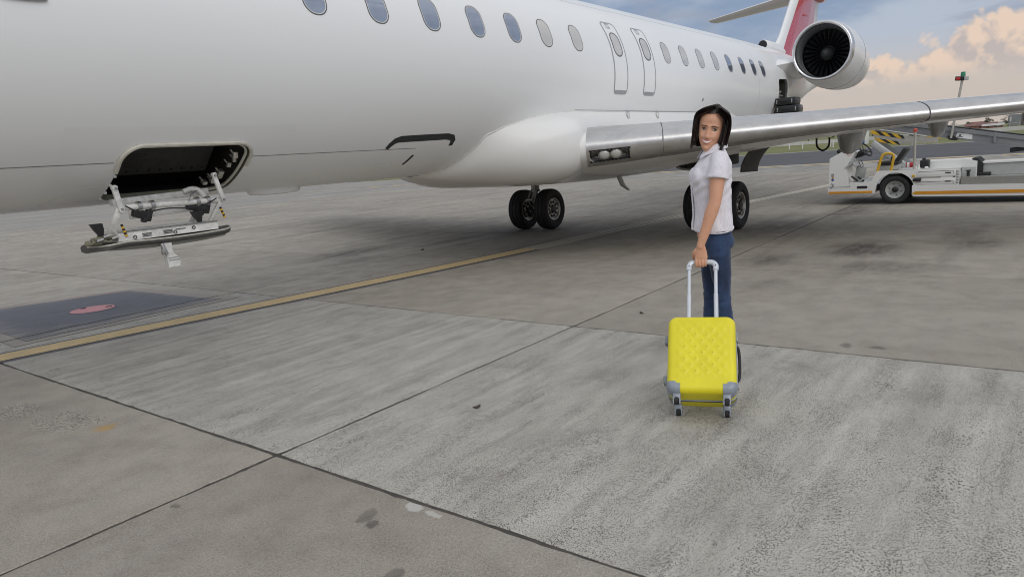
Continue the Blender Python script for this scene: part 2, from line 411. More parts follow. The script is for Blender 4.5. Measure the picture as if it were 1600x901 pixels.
XJ = [-7.3, -4.1, -1.0, 2.1, 5.25, 8.46, 11.6, 14.75, 17.9, 21.05, 24.2, 27.35, 30.5, 33.65]
YJ = [-13.2, -7.65, -2.12, 3.41, 8.95, 14.48, 20.0, 25.5, 31.0, 36.4]
def slab(x0, x1, y0, y1, grooved):
    """one cast slab: a thick plate with slightly ragged, rounded edges and a sealed joint left round it"""
    near = (x0 < 9 and y0 < 9)
    g = .0105 if near else .017
    n = 90 if near else 14
    rng = random.Random(int(x0 * 100) * 7919 + int(y0 * 100))
    loop = []
    cor = [(x0, y0), (x1, y0), (x1, y1), (x0, y1)]; nr = [(0, 1), (-1, 0), (0, -1), (1, 0)]
    for k in range(4):
        a, b = cor[k], cor[(k + 1) % 4]
        for i in range(n):
            t = i / n
            px, py = lerp(a[0], b[0], t), lerp(a[1], b[1], t)
            q = noise.noise(Vector((px * 2.2, py * 2.2, k * 9.1))) * .007 + noise.noise(Vector((px * 14, py * 14, k * 5.0))) * .006
            if near and rng.random() < .06: q += rng.uniform(.003, .011)
            ins = g + q
            if i == 0:
                p = nr[k - 1]; loop.append((px + (nr[k][0] + p[0]) * (g + .006), py + (nr[k][1] + p[1]) * (g + .006)))
            else: loop.append((px + nr[k][0] * ins, py + nr[k][1] * ins))
    cx, cy = (x0 + x1) / 2, (y0 + y1) / 2
    def inset(p, d):
        return (p[0] + math.copysign(min(d, abs(cx - p[0])), cx - p[0]), p[1] + math.copysign(min(d, abs(cy - p[1])), cy - p[1]))
    N = len(loop)
    v = [(p[0], p[1], -.0115) for p in loop] + [(p[0], p[1], -.0035) for p in loop] + [(*inset(p, .006), 0.0) for p in loop]
    f = [tuple(range(2 * N, 3 * N))]
    for r in range(2):
        f += [(r * N + i, r * N + (i + 1) % N, (r + 1) * N + (i + 1) % N, (r + 1) * N + i) for i in range(N)]
    m = MB(); m.add(v, f)
    return m.build('concrete_slab', 'grooved_concrete' if grooved else 'tan_concrete', apron, smooth=0)
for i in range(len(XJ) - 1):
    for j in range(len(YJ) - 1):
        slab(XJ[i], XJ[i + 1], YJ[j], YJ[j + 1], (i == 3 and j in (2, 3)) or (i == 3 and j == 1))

# painted taxi line with its dark border; past the crossing slabs it turns into a pale, worn triple line
def strip(name, pts, w, z, mat, parent=None, off=0.0):
    m = MB(); P = [Vector((*p, 0)) for p in pts]; rows = []
    for i, p in enumerate(P):
        d = (P[min(i + 1, len(P) - 1)] - P[max(i - 1, 0)]).normalized(); nn = Vector((-d.y, d.x, 0))
        rows.append([p + nn * (off - w / 2) + Vector((0, 0, z)), p + nn * (off + w / 2) + Vector((0, 0, z))])
    o = m.grid(rows).build(name, mat, parent, smooth=0)
    return o
TL = [(-6, 9.16), (-2, 8.62), (2.16, 8.075), (3.56, 7.87), (5.41, 7.58), (7.25, 7.31), (9.6, 7.02)]
TL2 = [(9.6, 7.02), (12, 6.83), (14.4, 6.60), (18.5, 6.05), (23.2, 5.45), (30, 4.3)]
yl = thing('taxi_line', 'long faded yellow taxi line painted across the slabs beside the dark patch', 'road marking', (2.16, 8.07, 0))
strip('line_border', TL, .50, .004, 'black_border_paint', yl)
strip('line_paint', TL, .35, .008, 'yellow_road_paint', yl)
for k in (-1, 0, 1): strip('worn_line', TL2, .085, .004, 'pale_road_paint', yl, k * .15)
strip('line_paint', [(17, 6.25), (18.5, 6.05), (23.2, 5.45), (30, 4.3)], .20, .008, 'pale_road_paint', yl)
# second far lines
fl = thing('taxiway_edge_line', 'far yellow and white edge line along the near side of the dark taxiway', 'road marking', (41.4, 0, 0))
for k in range(24): strip('dash', [(40.6 + .02 * k, -24 + 3 * k), (40.62 + .02 * k, -22.1 + 3 * k)], .9, -.010, 'yellow_road_paint', fl)
strip('line_paint', [(39.3, -60), (39.3, 60)], .35, -.010, 'pale_road_paint', fl)
ol = strip('stand_line', [(8.86, 30.2), (11.7, 28.0), (16, 24.5)], .16, .004, 'pale_road_paint')
tag(ol, 'thin pale painted line running off behind the nose at the far left', 'road marking')
# dark painted box round the hydrant pit
hp = thing('painted_box', 'blackish blue painted rectangle with worn red edges around the pit cover', 'road marking', (3.9, 10.1, 0))
def quad(name, p, z, mat, parent):
    m = MB(); a, b, c, d = [Vector((*q, z)) for q in p]; rows = []
    for i in range(13):
        t = i / 12; rows.append([(a.lerp(b, t)).lerp(d.lerp(c, t), s / 12) for s in range(13)])
    return m.grid(rows).build(name, mat, parent, smooth=0)
quad('red_edge', [(2.44, 8.965), (2.56, 12.0), (4.92, 11.2), (5.02, 8.965)], .004, 'red_border_paint', hp)
quad('red_edge', [(2.42, 8.5), (2.44, 8.933), (5.02, 8.933), (5.06, 8.5)], .004, 'red_border_paint', hp)
quad('blue_field', [(2.60, 8.965), (2.72, 11.8), (4.74, 11.0), (4.80, 8.965)], .008, 'dark_blue_paint', hp)
quad('blue_field', [(2.58, 8.66), (2.60, 8.933), (4.80, 8.933), (4.86, 8.66)], .008, 'dark_blue_paint', hp)
simple('black_rubber', (0.018, 0.018, 0.019), .65, var=.2, vscale=20)
pc = thing('pit_cover', 'round faded pink pit cover with two dark lifting slots', 'pit cover', (3.77, 9.93, 0))
m = MB(); m.lathe([(.009, .0005), (.016, .20), (.016, .235), (.012, .26), (.008, .262)], (3.77, 9.93, 0), 'z', 40); m.build('lid', 'pink_cover_paint', pc)
for a in (.42, -.42 + math.pi):
    m = MB(); m.box((3.77 + .19 * math.cos(a - .9), 9.93 + .19 * math.sin(a - .9), .018), (.075, .045, .008), Matrix.Rotation(a - .9, 3, 'Z'), bevel=.003); m.build('lifting_slot', 'black_rubber', pc)
m = MB(); m.lathe([(.0085, .262), (.013, .265), (.013, .285), (.0085, .29)], (3.77, 9.93, 0), 'z', 40); m.build('cover_ring', 'dark_blue_paint', pc)
# loose scraps lying on the slabs
simple('dry_leaf', (0.055, 0.045, 0.035), .8, var=.3, vscale=40)
def scrap(x, y, s, a, label):
    m = MB(); rows = []
    for i in range(7):
        t = i / 6 - .5; w = s * .28 * (1 - (2 * t) ** 2) + .002
        rows.append([(t * s, -w, .006 + .012 * abs(t)), (t * s, 0, .012 + .022 * (t + .5) * s * 8), (t * s, w, .005 + .014 * abs(t))])
    low = [[(p[0], p[1], p[2] - .004) for p in r] for r in rows]
    m.loft([r + l[::-1] for r, l in zip(rows, low)])
    M = Matrix.Rotation(a, 3, 'Z'); m.v = [tuple(M @ Vector(p) + Vector((x, y, 0))) for p in m.v]
    tag(m.build('leaf', 'dry_leaf'), label, 'leaf', None)
scrap(3.195, 2.845, .05, -.6, 'curled dark dry leaf alone in the middle of the rough grey slab')
scrap(5.9, 3.05, .05, 1.2, 'tiny pale brown scrap on the tan slab left of the suitcase')
scrap(9.2, 9.2, .09, .3, 'small dark scrap lying under the fuselage left of the main wheels')
# ------------------------------------------------------------------ airliner materials
def paint_white(name, col=(0.83, 0.84, 0.84), rough=.38):
    m, t, b = new_mat(name)
    oc = t.node('ShaderNodeTexCoord').outputs['Object']
    grime = t.mapr(t.noise(t.scale(oc, (.5, 1.2, 1.2)), 1.0, 2, .5), .40, .75, 0, .03)
    spots = t.mapr(t.noise(oc, 7, 6, .7), .66, .86, 0, .02)
    c = t.mix(grime, col, (0.46, 0.43, 0.39))
    t.put(b.inputs['Base Color'], c)
    t.put(b.inputs['Roughness'], t.mapr(t.noise(oc, .7, 2, .5), .3, .7, rough * .92, rough * 1.1))
    b.inputs['Coat Weight'].default_value = .32; b.inputs['Coat Roughness'].default_value = .07
paint_white('aircraft_white_paint')
paint_white('belly_white_paint', (0.80, 0.795, 0.775), .34)
simple('grey_outline_paint', (0.33, 0.34, 0.36), .4, coat=.3, var=.08)
simple('dark_marking_paint', (0.050, 0.053, 0.054), .85, var=.15, vscale=30, spec=.15)
simple('seam_line', (0.20, 0.20, 0.19), .6, var=.2)
simple('edge_sealant', (0.72, 0.71, 0.68), .5)
def brushed(name, col, rough, streak=(1, 40, 40), var=.1):
    m, t, b = new_mat(name)
    oc = t.node('ShaderNodeTexCoord').outputs['Object']
    n = t.noise(t.scale(oc, streak), .8, 4, .6); k = t.noise(oc, 5, 5, .65)
    f = t.mapr(k, .3, .7, 1 - var, 1 + var); t.put(b.inputs['Base Color'], t.mix(1.0, col, t.comb(f, f, f), 'MULTIPLY'))
    b.inputs['Metallic'].default_value = .96
    t.put(b.inputs['Roughness'], t.math('ADD', t.mapr(n, .3, .7, rough * .8, rough * 1.2), t.mapr(k, .5, .75, 0, .12)))
    t.put(b.inputs['Normal'], t.bump(n, .04, .002))
brushed('bare_aluminium', (0.60, 0.59, 0.58), .37, (40, 1.2, 40))
brushed('polished_lip_metal', (0.74, 0.74, 0.74), .28, (10, 10, 10))
brushed('dull_steel', (0.45, 0.45, 0.44), .42, (10, 10, 10), .2)
brushed('wheel_alloy', (0.60, 0.585, 0.54), .45, (15, 15, 15), .3)
simple('window_glass', (0.27, 0.32, 0.41), .04, coat=1.0, var=.15, vscale=3, spec=.8, metal=.45)
simple('window_glass_shade', (0.55, 0.53, 0.50), .05, coat=1.0, var=.08, vscale=3, spec=.8)
simple('window_rim', (0.10, 0.10, 0.105), .4)
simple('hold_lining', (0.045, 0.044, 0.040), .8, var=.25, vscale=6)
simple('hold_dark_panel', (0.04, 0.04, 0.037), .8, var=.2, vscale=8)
simple('hold_panel', (0.095, 0.093, 0.086), .75, var=.2, vscale=8)
simple('zinc_primer', (0.20, 0.195, 0.14), .55, var=.25, vscale=18)
simple('cream_seal', (0.56, 0.54, 0.47), .5, var=.1, vscale=20)
simple('door_frame_white', (0.66, 0.655, 0.625), .46, coat=.15, var=.24, vscale=17, bump=.1)
simple('tyre_rubber', (0.020, 0.020, 0.021), .72, var=.25, vscale=18, bump=.3, bscale=90)
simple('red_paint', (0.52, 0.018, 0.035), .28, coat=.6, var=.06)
simple('mid_red_paint', (0.55, 0.085, 0.10), .30, coat=.6, var=.05, vscale=2)
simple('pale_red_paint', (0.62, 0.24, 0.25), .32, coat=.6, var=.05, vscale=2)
simple('yellow_tape', (0.62, 0.36, 0.02), .5, var=.1)
simple('black_paint', (0.018, 0.018, 0.02), .4, var=.15)
simple('duct_grey', (0.20, 0.21, 0.22), .4, var=.1, coat=.3)
simple('fan_titanium', (0.045, 0.045, 0.050), .38, metal=.7, var=.2)
simple('spinner_grey', (0.07, 0.075, 0.072), .35, coat=.4, var=.12)
simple('lens_glass', (0.72, 0.73, 0.70), .05, coat=1.0, var=.1, vscale=60, metal=.3)
simple('lamp_housing', (0.42, 0.42, 0.40), .4, var=.2, vscale=25)
simple('stencil_ink', (0.05, 0.05, 0.05), .6)
simple('warning_red', (0.55, 0.03, 0.03), .5)

# ------------------------------------------------------------------ airliner: fuselage surface
FD, FZ, FR = 6.82, 2.75, 1.345
FT = [(-8.30, (.03, .03, 2.30)), (-8.2, (.22, .20, 2.32)), (-7.9, (.48, .44, 2.36)), (-7.3, (.80, .76, 2.44)), (-6.5, (1.06, 1.04, 2.55)), (-5.6, (1.24, 1.24, 2.66)),
      (-4.6, (1.335, 1.335, 2.74)), (-4.0, (FR, FR, FZ)), (17.4, (FR, FR, FZ)), (18.2, (1.342, 1.335, 2.755)), (19.0, (1.32, 1.30, 2.785)), (20.0, (1.25, 1.21, 2.86)), (21.0, (1.13, 1.09, 2.97)),
      (22.0, (.98, .96, 3.09)), (23.0, (.83, .82, 3.20)), (24.0, (.69, .68, 3.31)), (25.0, (.55, .55, 3.40)), (26.0, (.41, .42, 3.46)), (27.0, (.27, .29, 3.50)), (27.6, (.16, .18, 3.51)), (27.9, (.04, .05, 3.51))]
def fus(x, th, off=0.0):
    ry, rz, zc = interp(FT, x); a = R(th); c, s = math.cos(a), math.sin(a)
    return Vector((x, FD - (ry + off) * c, zc + (rz + off) * s))
plane = thing('airliner', 'large white twin engined passenger jet with red fin and open front hold door', 'airplane', (12.4, 6.82, 0))
NTH = 96
def th_of(j): return -90 + 360 * j / NTH
CARGO = dict(x0=2.64, x1=3.80, a0=-76, a1=-41.0, r=.17, X0=2.2, X1=4.2, A0=-86.25, A1=-33.75)
AFT = dict(x0=18.40, x1=19.22, a0=-42, a1=9.5, r=.12, X0=18.2, X1=19.4, A0=-48.75, A1=15.0)
def rrect(cx, cy, hw, hh, r, n=10):
    """rounded rectangle, counter-clockwise"""
    out = []
    for (sx, sy, a0) in ((1, 1, 0), (-1, 1, 90), (-1, -1, 180), (1, -1, 270)):
        for k in range(n + 1):
            a = R(a0 + 90 * k / n); out.append((cx + sx * (hw - r) + r * math.cos(a), cy + sy * (hh - r) + r * math.sin(a)))
    return out
def hole_loop(h, grow=0.0, n=8):
    """opening outline as (x, angle) pairs"""
    k = 180 / math.pi / FR
    cx, ca = (h['x0'] + h['x1']) / 2, (h['a0'] + h['a1']) / 2
    p = rrect(cx, ca / k, (h['x1'] - h['x0']) / 2 + grow, (h['a1'] - h['a0']) / 2 / k + grow, max(h['r'] + grow, .01), n); out = []
    for i, a in enumerate(p):      # samples along the straight runs too
        b = p[(i + 1) % len(p)]; q = max(1, int(math.hypot(b[0] - a[0], b[1] - a[1]) / .035))
        out += [(lerp(a[0], b[0], j / q), lerp(a[1], b[1], j / q) * k) for j in range(q)]
    return out
xs = [FT[0][0]] + [-8.2, -8.1, -7.9, -7.6, -7.3, -6.9, -6.5, -6.0, -5.6, -5.1, -4.6, -4.3, -4.0] + [-3 + k for k in range(5)] + [2.2, 3.2, 4.2] + [5 + .75 * k for k in range(17)] + [17.4, 17.8, 18.2, 18.6, 19.0, 19.4, 19.7] + [20 + .5 * k for k in range(15)] + [27.6, 27.9]
m = MB()
rows = [[fus(x, th_of(j)) for j in range(NTH)] for x in xs]
def in_hole(i, j):
    xm = (xs[i] + xs[min(i + 1, len(xs) - 1)]) / 2; tm = th_of(j) + 180 / NTH
    return any(h['X0'] < xm < h['X1'] and h['A0'] < tm < h['A1'] for h in (CARGO, AFT))
m.grid(rows, closed_v=True, skip=in_hole)
def hole_patch(m, h):
    inner = hole_loop(h); n = len(inner); cx, ca = (h['x0'] + h['x1']) / 2, (h['a0'] + h['a1']) / 2
    X0, X1, A0, A1 = h['X0'], h['X1'], h['A0'], h['A1']; outer = []
    for (x, a) in inner:
        ux, ua = (x - cx), (a - ca); cand = []
        if ux: cand.append(((X1 if ux > 0 else X0) - cx) / ux)
        if ua: cand.append(((A1 if ua > 0 else A0) - ca) / ua)
        k = min(cand); outer.append((cx + ux * k, ca + ua * k))
    # snap the nearest samples onto the rectangle's corners
    for c in ((X0, A0), (X1, A0), (X1, A1), (X0, A1)):
        b = min(range(n), key=lambda i: (outer[i][0] - c[0]) ** 2 + ((outer[i][1] - c[1]) / 40) ** 2); outer[b] = c
    rows = [[fus(lerp(p[0], q[0], t), lerp(p[1], q[1], t)) for p, q in zip(inner, outer)] for t in (0, .12, .4, .7, 1)]
    m.grid(rows, closed_v=True)
hole_patch(m, CARGO); hole_patch(m, AFT)
bm_ = m.build('fuselage', 'aircraft_white_paint', plane, smooth=30)
def surf_ring(m, outer, inner, h, mi=0, f=fus):
    """flat ring lying on the skin between two outlines of (x, angle), standing h proud"""
    n = len(outer)
    m.grid([[f(*p, .0004) for p in outer], [f(*p, h) for p in outer], [f(*p, h) for p in inner], [f(*p, .0004) for p in inner]], mi, closed_v=True)
def surf_fill(m, loop, h, rings=4, mi=0, f=fus):
    cx = sum(p[0] for p in loop) / len(loop); ca = sum(p[1] for p in loop) / len(loop)
    rows = [[f(lerp(p[0], cx, t), lerp(p[1], ca, t), h) for p in loop] for t in [k / rings for k in range(rings)] + [.98]]
    m.grid(rows, mi, closed_v=True); o = len(m.v) - len(loop); m.f.append(tuple(range(o, o + len(loop)))); m.m.append(mi)
DEG = 180 / math.pi / FR
def srr(cx, ca, hw, hh, r, n=6):
    p = rrect(cx, ca / DEG, hw, hh, r, n); out = []
    for i, a in enumerate(p):
        b = p[(i + 1) % len(p)]; q = 1 if (i + 1) % (n + 1) else 18
        out += [(lerp(a[0], b[0], j / q), lerp(a[1], b[1], j / q) * DEG) for j in range(q)]
    return out
def surf_strip(m, pts, w, h, mi=0):
    """narrow band along a path of (x, angle) on the skin"""
    P = [Vector((x, a / DEG)) for x, a in pts]; rows = []
    for i, p in enumerate(P):
        d = (P[min(i + 1, len(P) - 1)] - P[max(i - 1, 0)]).normalized(); nn = Vector((-d.y, d.x))
        wi = w[i] if isinstance(w, list) else w
        l, r = p - nn * wi / 2, p + nn * wi / 2
        rows.append([fus(l.x, l.y * DEG, 0), fus(l.x, l.y * DEG, h), fus(p.x, p.y * DEG, h * 1.05), fus(r.x, r.y * DEG, h), fus(r.x, r.y * DEG, 0)])
    m.grid(rows, mi)
# ---- cabin windows: one mesh pair, slid along the axis
m = MB(); WA = 18.45; wo_ = srr(0, WA, .138, .200, .125); wi_ = srr(0, WA, .128, .190, .116); surf_ring(m, wo_, wi_, .004, f=lambda x, a, o: fus(x + 5, a, o) - Vector((5, 0, 0)))
w0 = m.build('cabin_window', 'window_rim', plane)
m = MB(); surf_ring(m, wi_, srr(0, WA, .120, .182, .108), .0025, f=lambda x, a, o: fus(x + 5, a, o) - Vector((5, 0, 0)))
i0 = m.build('inner_rim', 'edge_sealant', w0)
m = MB(); surf_fill(m, srr(0, WA, .122, .184, .110), .0015, f=lambda x, a, o: fus(x + 5, a, o) - Vector((5, 0, 0)))
p0 = m.build('pane', 'window_glass', w0); pane_shade = p0.data.copy(); pane_shade.materials[0] = MATS['window_glass_shade']
WX = [6.80 - .787 * k for k in (12, 11, 10, 9, 8, 3, 2, 1)] + [6.80, 7.54, 8.26, 9.05, 12.04, 12.81, 13.59, 14.36, 15.14, 15.94, 16.67, 17.32]
first = True
for x in WX:
    o = w0 if first else w0.copy(); ii = i0 if first else i0.copy(); p = p0 if first else p0.copy()
    if not first:
        COL.objects.link(o); COL.objects.link(ii); COL.objects.link(p); ii.parent = o; p.parent = o
    o.location = (x, 0, 0); first = False
    if 7.6 < x < 15: p.data = pane_shade
# ---- overwing exits
for ex in (10.24, 11.245):
    m = MB(); surf_fill(m, srr(ex, 10.5, .20, .565, .07), .003, 8); e = m.build('overwing_exit', 'aircraft_white_paint', plane)
    m = MB(); surf_ring(m, srr(ex, 10.5, .222, .587, .085), srr(ex, 10.5, .197, .562, .067), .005)
    surf_strip(m, [(ex - .17, -12.9), (ex + .17, -12.9)], .05, .006); m.build('exit_outline', 'grey_outline_paint', e)
    m = MB(); surf_ring(m, srr(ex, WA, .138, .200, .125), srr(ex, WA, .122, .184, .11), .008); m.build('window_rim', 'window_rim', e)
    m = MB(); surf_fill(m, srr(ex, WA, .123, .185, .11), .0055); m.build('pane', 'window_glass_shade', e)
    m = MB(); surf_ring(m, srr(ex - .03, 32.2, .062, .05, .012), srr(ex - .03, 32.2, .052, .04, .008), .005)
    for k in range(3): surf_strip(m, [(ex - .065, 31.1 + 1.1 * k), (ex + .005, 31.1 + 1.1 * k)], .008, .0055)
    m.build('exit_placard', 'grey_outline_paint', e)
# ---- seam line, service markings, small fittings
for a, b in ((-7.0, 2.60), (3.84, 5.98)):
    m = MB(); surf_strip(m, [(lerp(a, b, k / 20), -48.4 - .4 * math.sin(k)*.05) for k in range(21)], .007, .002); m.build('skin_seam', 'seam_line', plane)
for x in (-1.2, 16.9):
    m = MB(); surf_strip(m, [(x, -30 + 4 * k) for k in range(33)], .004, .0012); m.build('skin_joint', 'grey_outline_paint', plane)
for a in (52.0,):
    m = MB(); surf_strip(m, [(-4 + k, a) for k in range(22)], .004, .0012); m.build('skin_joint', 'grey_outline_paint', plane)
m = MB(); surf_strip(m, [(5.515, -48.0), (5.54, -45.5), (5.585, -43.2), (5.65, -42.2), (5.9, -41.9), (6.2, -41.6), (6.42, -41.4), (6.52, -42.2), (6.565, -44.2), (6.57, -47.6)], [.055, .072, .085, .090, .092, .092, .090, .085, .075, .062], .0025)
m.build('service_marking', 'dark_marking_paint', plane)
m = MB(); surf_strip(m, [(6.02, -53.4), (6.005, -57), (5.985, -61.4)], .034, .004); m.build('drain_slot', 'dark_marking_paint', plane)
m = MB(); surf_strip(m, [(5.62, -62.5), (5.78, -62.2)], .014, .004); m.build('scuff_plate', 'edge_sealant', plane)
m = MB(); surf_strip(m, [(13.62, -14.2), (13.63, -15.4), (13.62, -16.6)], [.02, .035, .02], .006); m.build('static_port', 'dark_marking_paint', plane)
m = MB(); m.ball(fus(1.99, 3.2, .01), .17, 16, sc=(1, .12, .09)); m.build('door_handle', 'dull_steel', plane)
m = MB(); m.ball(fus(3.67, 12.5, .0), .03, 10, sc=(1, .3, .5)); m.build('static_probe', 'dull_steel', plane)
m = MB(); m.loft([[(1.80 + dx, FD - .60 + dy, z) for dx, dy in ((-.10 * s, 0), (0, -.02 * s), (.10 * s, 0), (0, .02 * s))] for z, s in ((1.52, .6), (1.42, .5), (1.375, .3))]); m.build('blade_antenna', 'red_paint', plane)
m = MB(); m.loft([[(4.52 + .34 * math.cos(a) * s, FD - .16 + .10 * math.sin(a) * s, z) for a in [2 * math.pi * k / 16 for k in range(16)]] for z, s in ((1.43, 1), (1.385, .97), (1.365, .85), (1.355, .5))]); m.build('antenna_blister', 'belly_white_paint', plane)

# ---- belly fairing
EA = [(6.72, (-88,)), (6.80, (-81,)), (6.92, (-72,)), (7.02, (-57,)), (7.16, (-41.5,)), (7.45, (-36,)), (7.9, (-31,)), (8.4, (-27.5,)), (9.0, (-26,)), (15.4, (-26,)), (16.3, (-33,)), (17.2, (-50,)), (17.9, (-70,)), (18.3, (-86,))]
ZB = [(6.72, (1.40,)), (7.3, (1.27,)), (7.9, (1.175,)), (9.0, (1.10,)), (10.2, (1.055,)), (11.5, (1.03,)), (13.5, (1.04,)), (15.5, (1.12,)), (17.5, (1.32,)), (18.3, (1.42,))]
WT = [(8.25, (1.70,)), (8.5, (1.665,)), (8.8, (1.53,)), (9.2, (1.34,)), (9.8, (1.27,)), (14.5, (1.26,)), (18, (1.3,))]
def fair_sec(x, side=1, n=24):
    aa = interp(EA, x)[0]; zb = interp(ZB, x)[0]
    g = sstep((x - 6.72) / 1.9) * (1 - sstep((x - 15.0) / 3.0))
    p0 = fus(x, aa, .003); w = 1.73
    w = interp(WT, x)[0]; P0 = Vector((p0.y, p0.z)); zc = lerp(p0.z, zb, .30)
    out = []
    for k in range(n + 1):
        t = k / n; q = fus(x, lerp(aa, -90, t), .003)
        if t < .3:
            u = t / .3; c = P0 * (1 - u) ** 2 + Vector((lerp(p0.y, FD - w, .80), lerp(p0.z, zc, .35))) * 2 * u * (1 - u) + Vector((FD - w, zc)) * u * u
        else:
            a = (t - .3) / .7 * math.pi / 2; ee = 2.5 + 1.8 * math.exp(-((x - 8.5) / .7) ** 2); c = Vector((FD - w * max(0, math.cos(a)) ** (2 / ee), zc - (zc - zb) * math.sin(a) ** (2 / ee)))
        low = Vector((lerp(q.y, FD, 0), min(q.z, lerp(q.z, zb, sstep(t * 1.2)))))
        y, z = lerp(low.x, c.x, g), lerp(low.y, c.y, g)
        out.append(Vector((x, FD + (y - FD) * side, z)))
    return out
fx = [6.72, 6.76, 6.80, 6.86, 6.92, 6.97, 7.02, 7.09, 7.16, 7.3, 7.45, 7.65, 7.9, 8.15, 8.4, 8.7, 9.0] + [9.5 + .5 * k for k in range(12)] + [15.4, 15.8, 16.3, 16.8, 17.2, 17.6, 17.9, 18.3]
m = MB()
m.grid([fair_sec(x, 1) + fair_sec(x, -1)[::-1][1:] for x in fx])
m.build('belly_fairing', 'belly_white_paint', plane, smooth=60)
m = MB(); m.tube(spline([fair_sec(x)[0] for x in fx[1:20]], 3), .011, 6); m.build('fairing_seal', 'edge_sealant', plane)
m = MB(); m.tube([fair_sec(9.0)[0] + Vector((0.02, -.004, .01)), fair_sec(15.2)[0] + Vector((0, -.004, .01))], .006, 6); m.build('fairing_seam', 'grey_outline_paint', plane)
for lx in (10.61, 11.71):
    m = MB(); c = fair_sec(lx, n=24)[2]; m.ball(c + Vector((0, -.004, .01)), .075, 14, sc=(.75, .18, .9)); l_ = m.build('fairing_lamp', 'dull_steel', plane)
    m = MB(); m.ball(c + Vector((0, -.014, .01)), .055, 12, sc=(.7, .2, .9)); m.build('lens', 'lens_glass', l_)
m = MB(); pr = Vector((11.62, 6.35, 1.06)); m.loft([[(pr.x + .22 * s + dx * .10, pr.y + dy * .018, pr.z - .27 * s) for dx, dy in ((-1, 0), (0, -1), (1, 0), (0, 1))] for s in (-.1, .3, .62)] + [[(pr.x + .36 + dx * .05, pr.y + dy * .01, pr.z - .27) for dx, dy in ((-1, 0), (0, -1), (1, 0), (0, 1))]])
m.build('drain_mast', 'dull_steel', plane)

# ---- wings
TS = math.tan(R(28))
def wing_par(s):
    """s = metres out from y = 5.1; returns leading edge x, chord, leading-edge z, thickness ratio, incidence"""
    le = 8.437 + s * TS
    te = lerp(13.9, 13.35, min(1, (s + .4) / 2.6)) if s < 2.2 else lerp(13.35, 15.25, (s - 2.2) / 8.5)
    return le, te - le, 1.612 + s * .026, lerp(.128, .095, min(1, max(0, s) / 8)), lerp(.045, .0, min(1, max(0, s) / 3.5))
UP = [1, .85, .7, .55, .42, .32, .24, .18, .145, .11, .08, .055, .035, .02, .010, .004, .001]
LO = [0, .001, .004, .008, .014, .022, .032, .045, .07, .10, .15, .22, .32, .45, .6, .8, 1]
def af(x, t): return 5 * t * (.2969 * math.sqrt(x) - .126 * x - .3516 * x * x + .2843 * x ** 3 - .1015 * x ** 4) * 1.05
def wing_row(s, side=1, off=0.0, rng=None):
    le, c, z0, t, inc = wing_par(s); out = []
    y = FD + side * (5.1 - s - FD) if side == 1 else 2 * FD - (5.1 - s)
    kl = lerp(.92, .60, sstep(s / 3.2)); pts = [(u, af(u, t)) for u in UP] + [(u, -af(u, t) * (kl + .5 * math.exp(-u * 30))) for u in LO]
    if rng: pts = pts[rng[0]:rng[1]]
    for u, h in pts:
        x, z = u * c, h * c
        if off: 
            nz = 1 if h > 0 else -1; k = math.exp(-u * 60); x -= off * k; z += off * nz * (1 - k * .6) if u > 0 else 0
        out.append(Vector((le + x + z * inc * .2, y, z0 + z - x * inc)))
    return out
SP = [-.40, .014, .64, .92, 1.6, 2.2, 2.9, 3.84, 4.6, 5.4, 6.4, 7.4, 8.4, 9.4, 10.3, 10.6, 10.7]
iLE = len(UP); hole_j = range(iLE + 1, iLE + 6)   # lower nose faces taken out for the light box
C28, S28 = math.cos(R(28)), math.sin(R(28))
def panel_row(s0, side=1, off=0.0, rng=None):
    """like wing_row but cut square to the leading edge, as the slat ends are"""
    full = wing_row(s0, side, off); le0, c0 = wing_par(s0)[:2]; out = []
    idx = range(len(full))[rng[0]:rng[1]] if rng else range(len(full))
    for i in idx:
        u = (UP + LO)[i]; p = u * c0 * C28; s = s0 - p * S28; x = le0 + p * C28
        le, c, z0, t, inc = wing_par(s); u2 = max(0, (x - le) / c); kl = lerp(.92, .60, sstep(s / 3.2))
        h = af(u2, t) if i < len(UP) else -af(u2, t) * (kl + .5 * math.exp(-u2 * 30))
        ref = full[i]; le_, c_, z_, t_, inc_ = wing_par(s0); h0 = af(u, t_) if i < len(UP) else -af(u, t_) * (lerp(.92, .60, sstep(s0 / 3.2)) + .5 * math.exp(-u * 30))
        dx = ref.x - (le_ + u * c_); dz = ref.z - (z_ + h0 * c_ + h0 * c_ * inc_ * .2 - u * c_ * inc_)
        y = 5.1 - s; y = y if side == 1 else 2 * FD - y
        out.append(Vector((x + dx, y, z0 + h * c + h * c * inc * .2 - u2 * c * inc + dz)))
    return out
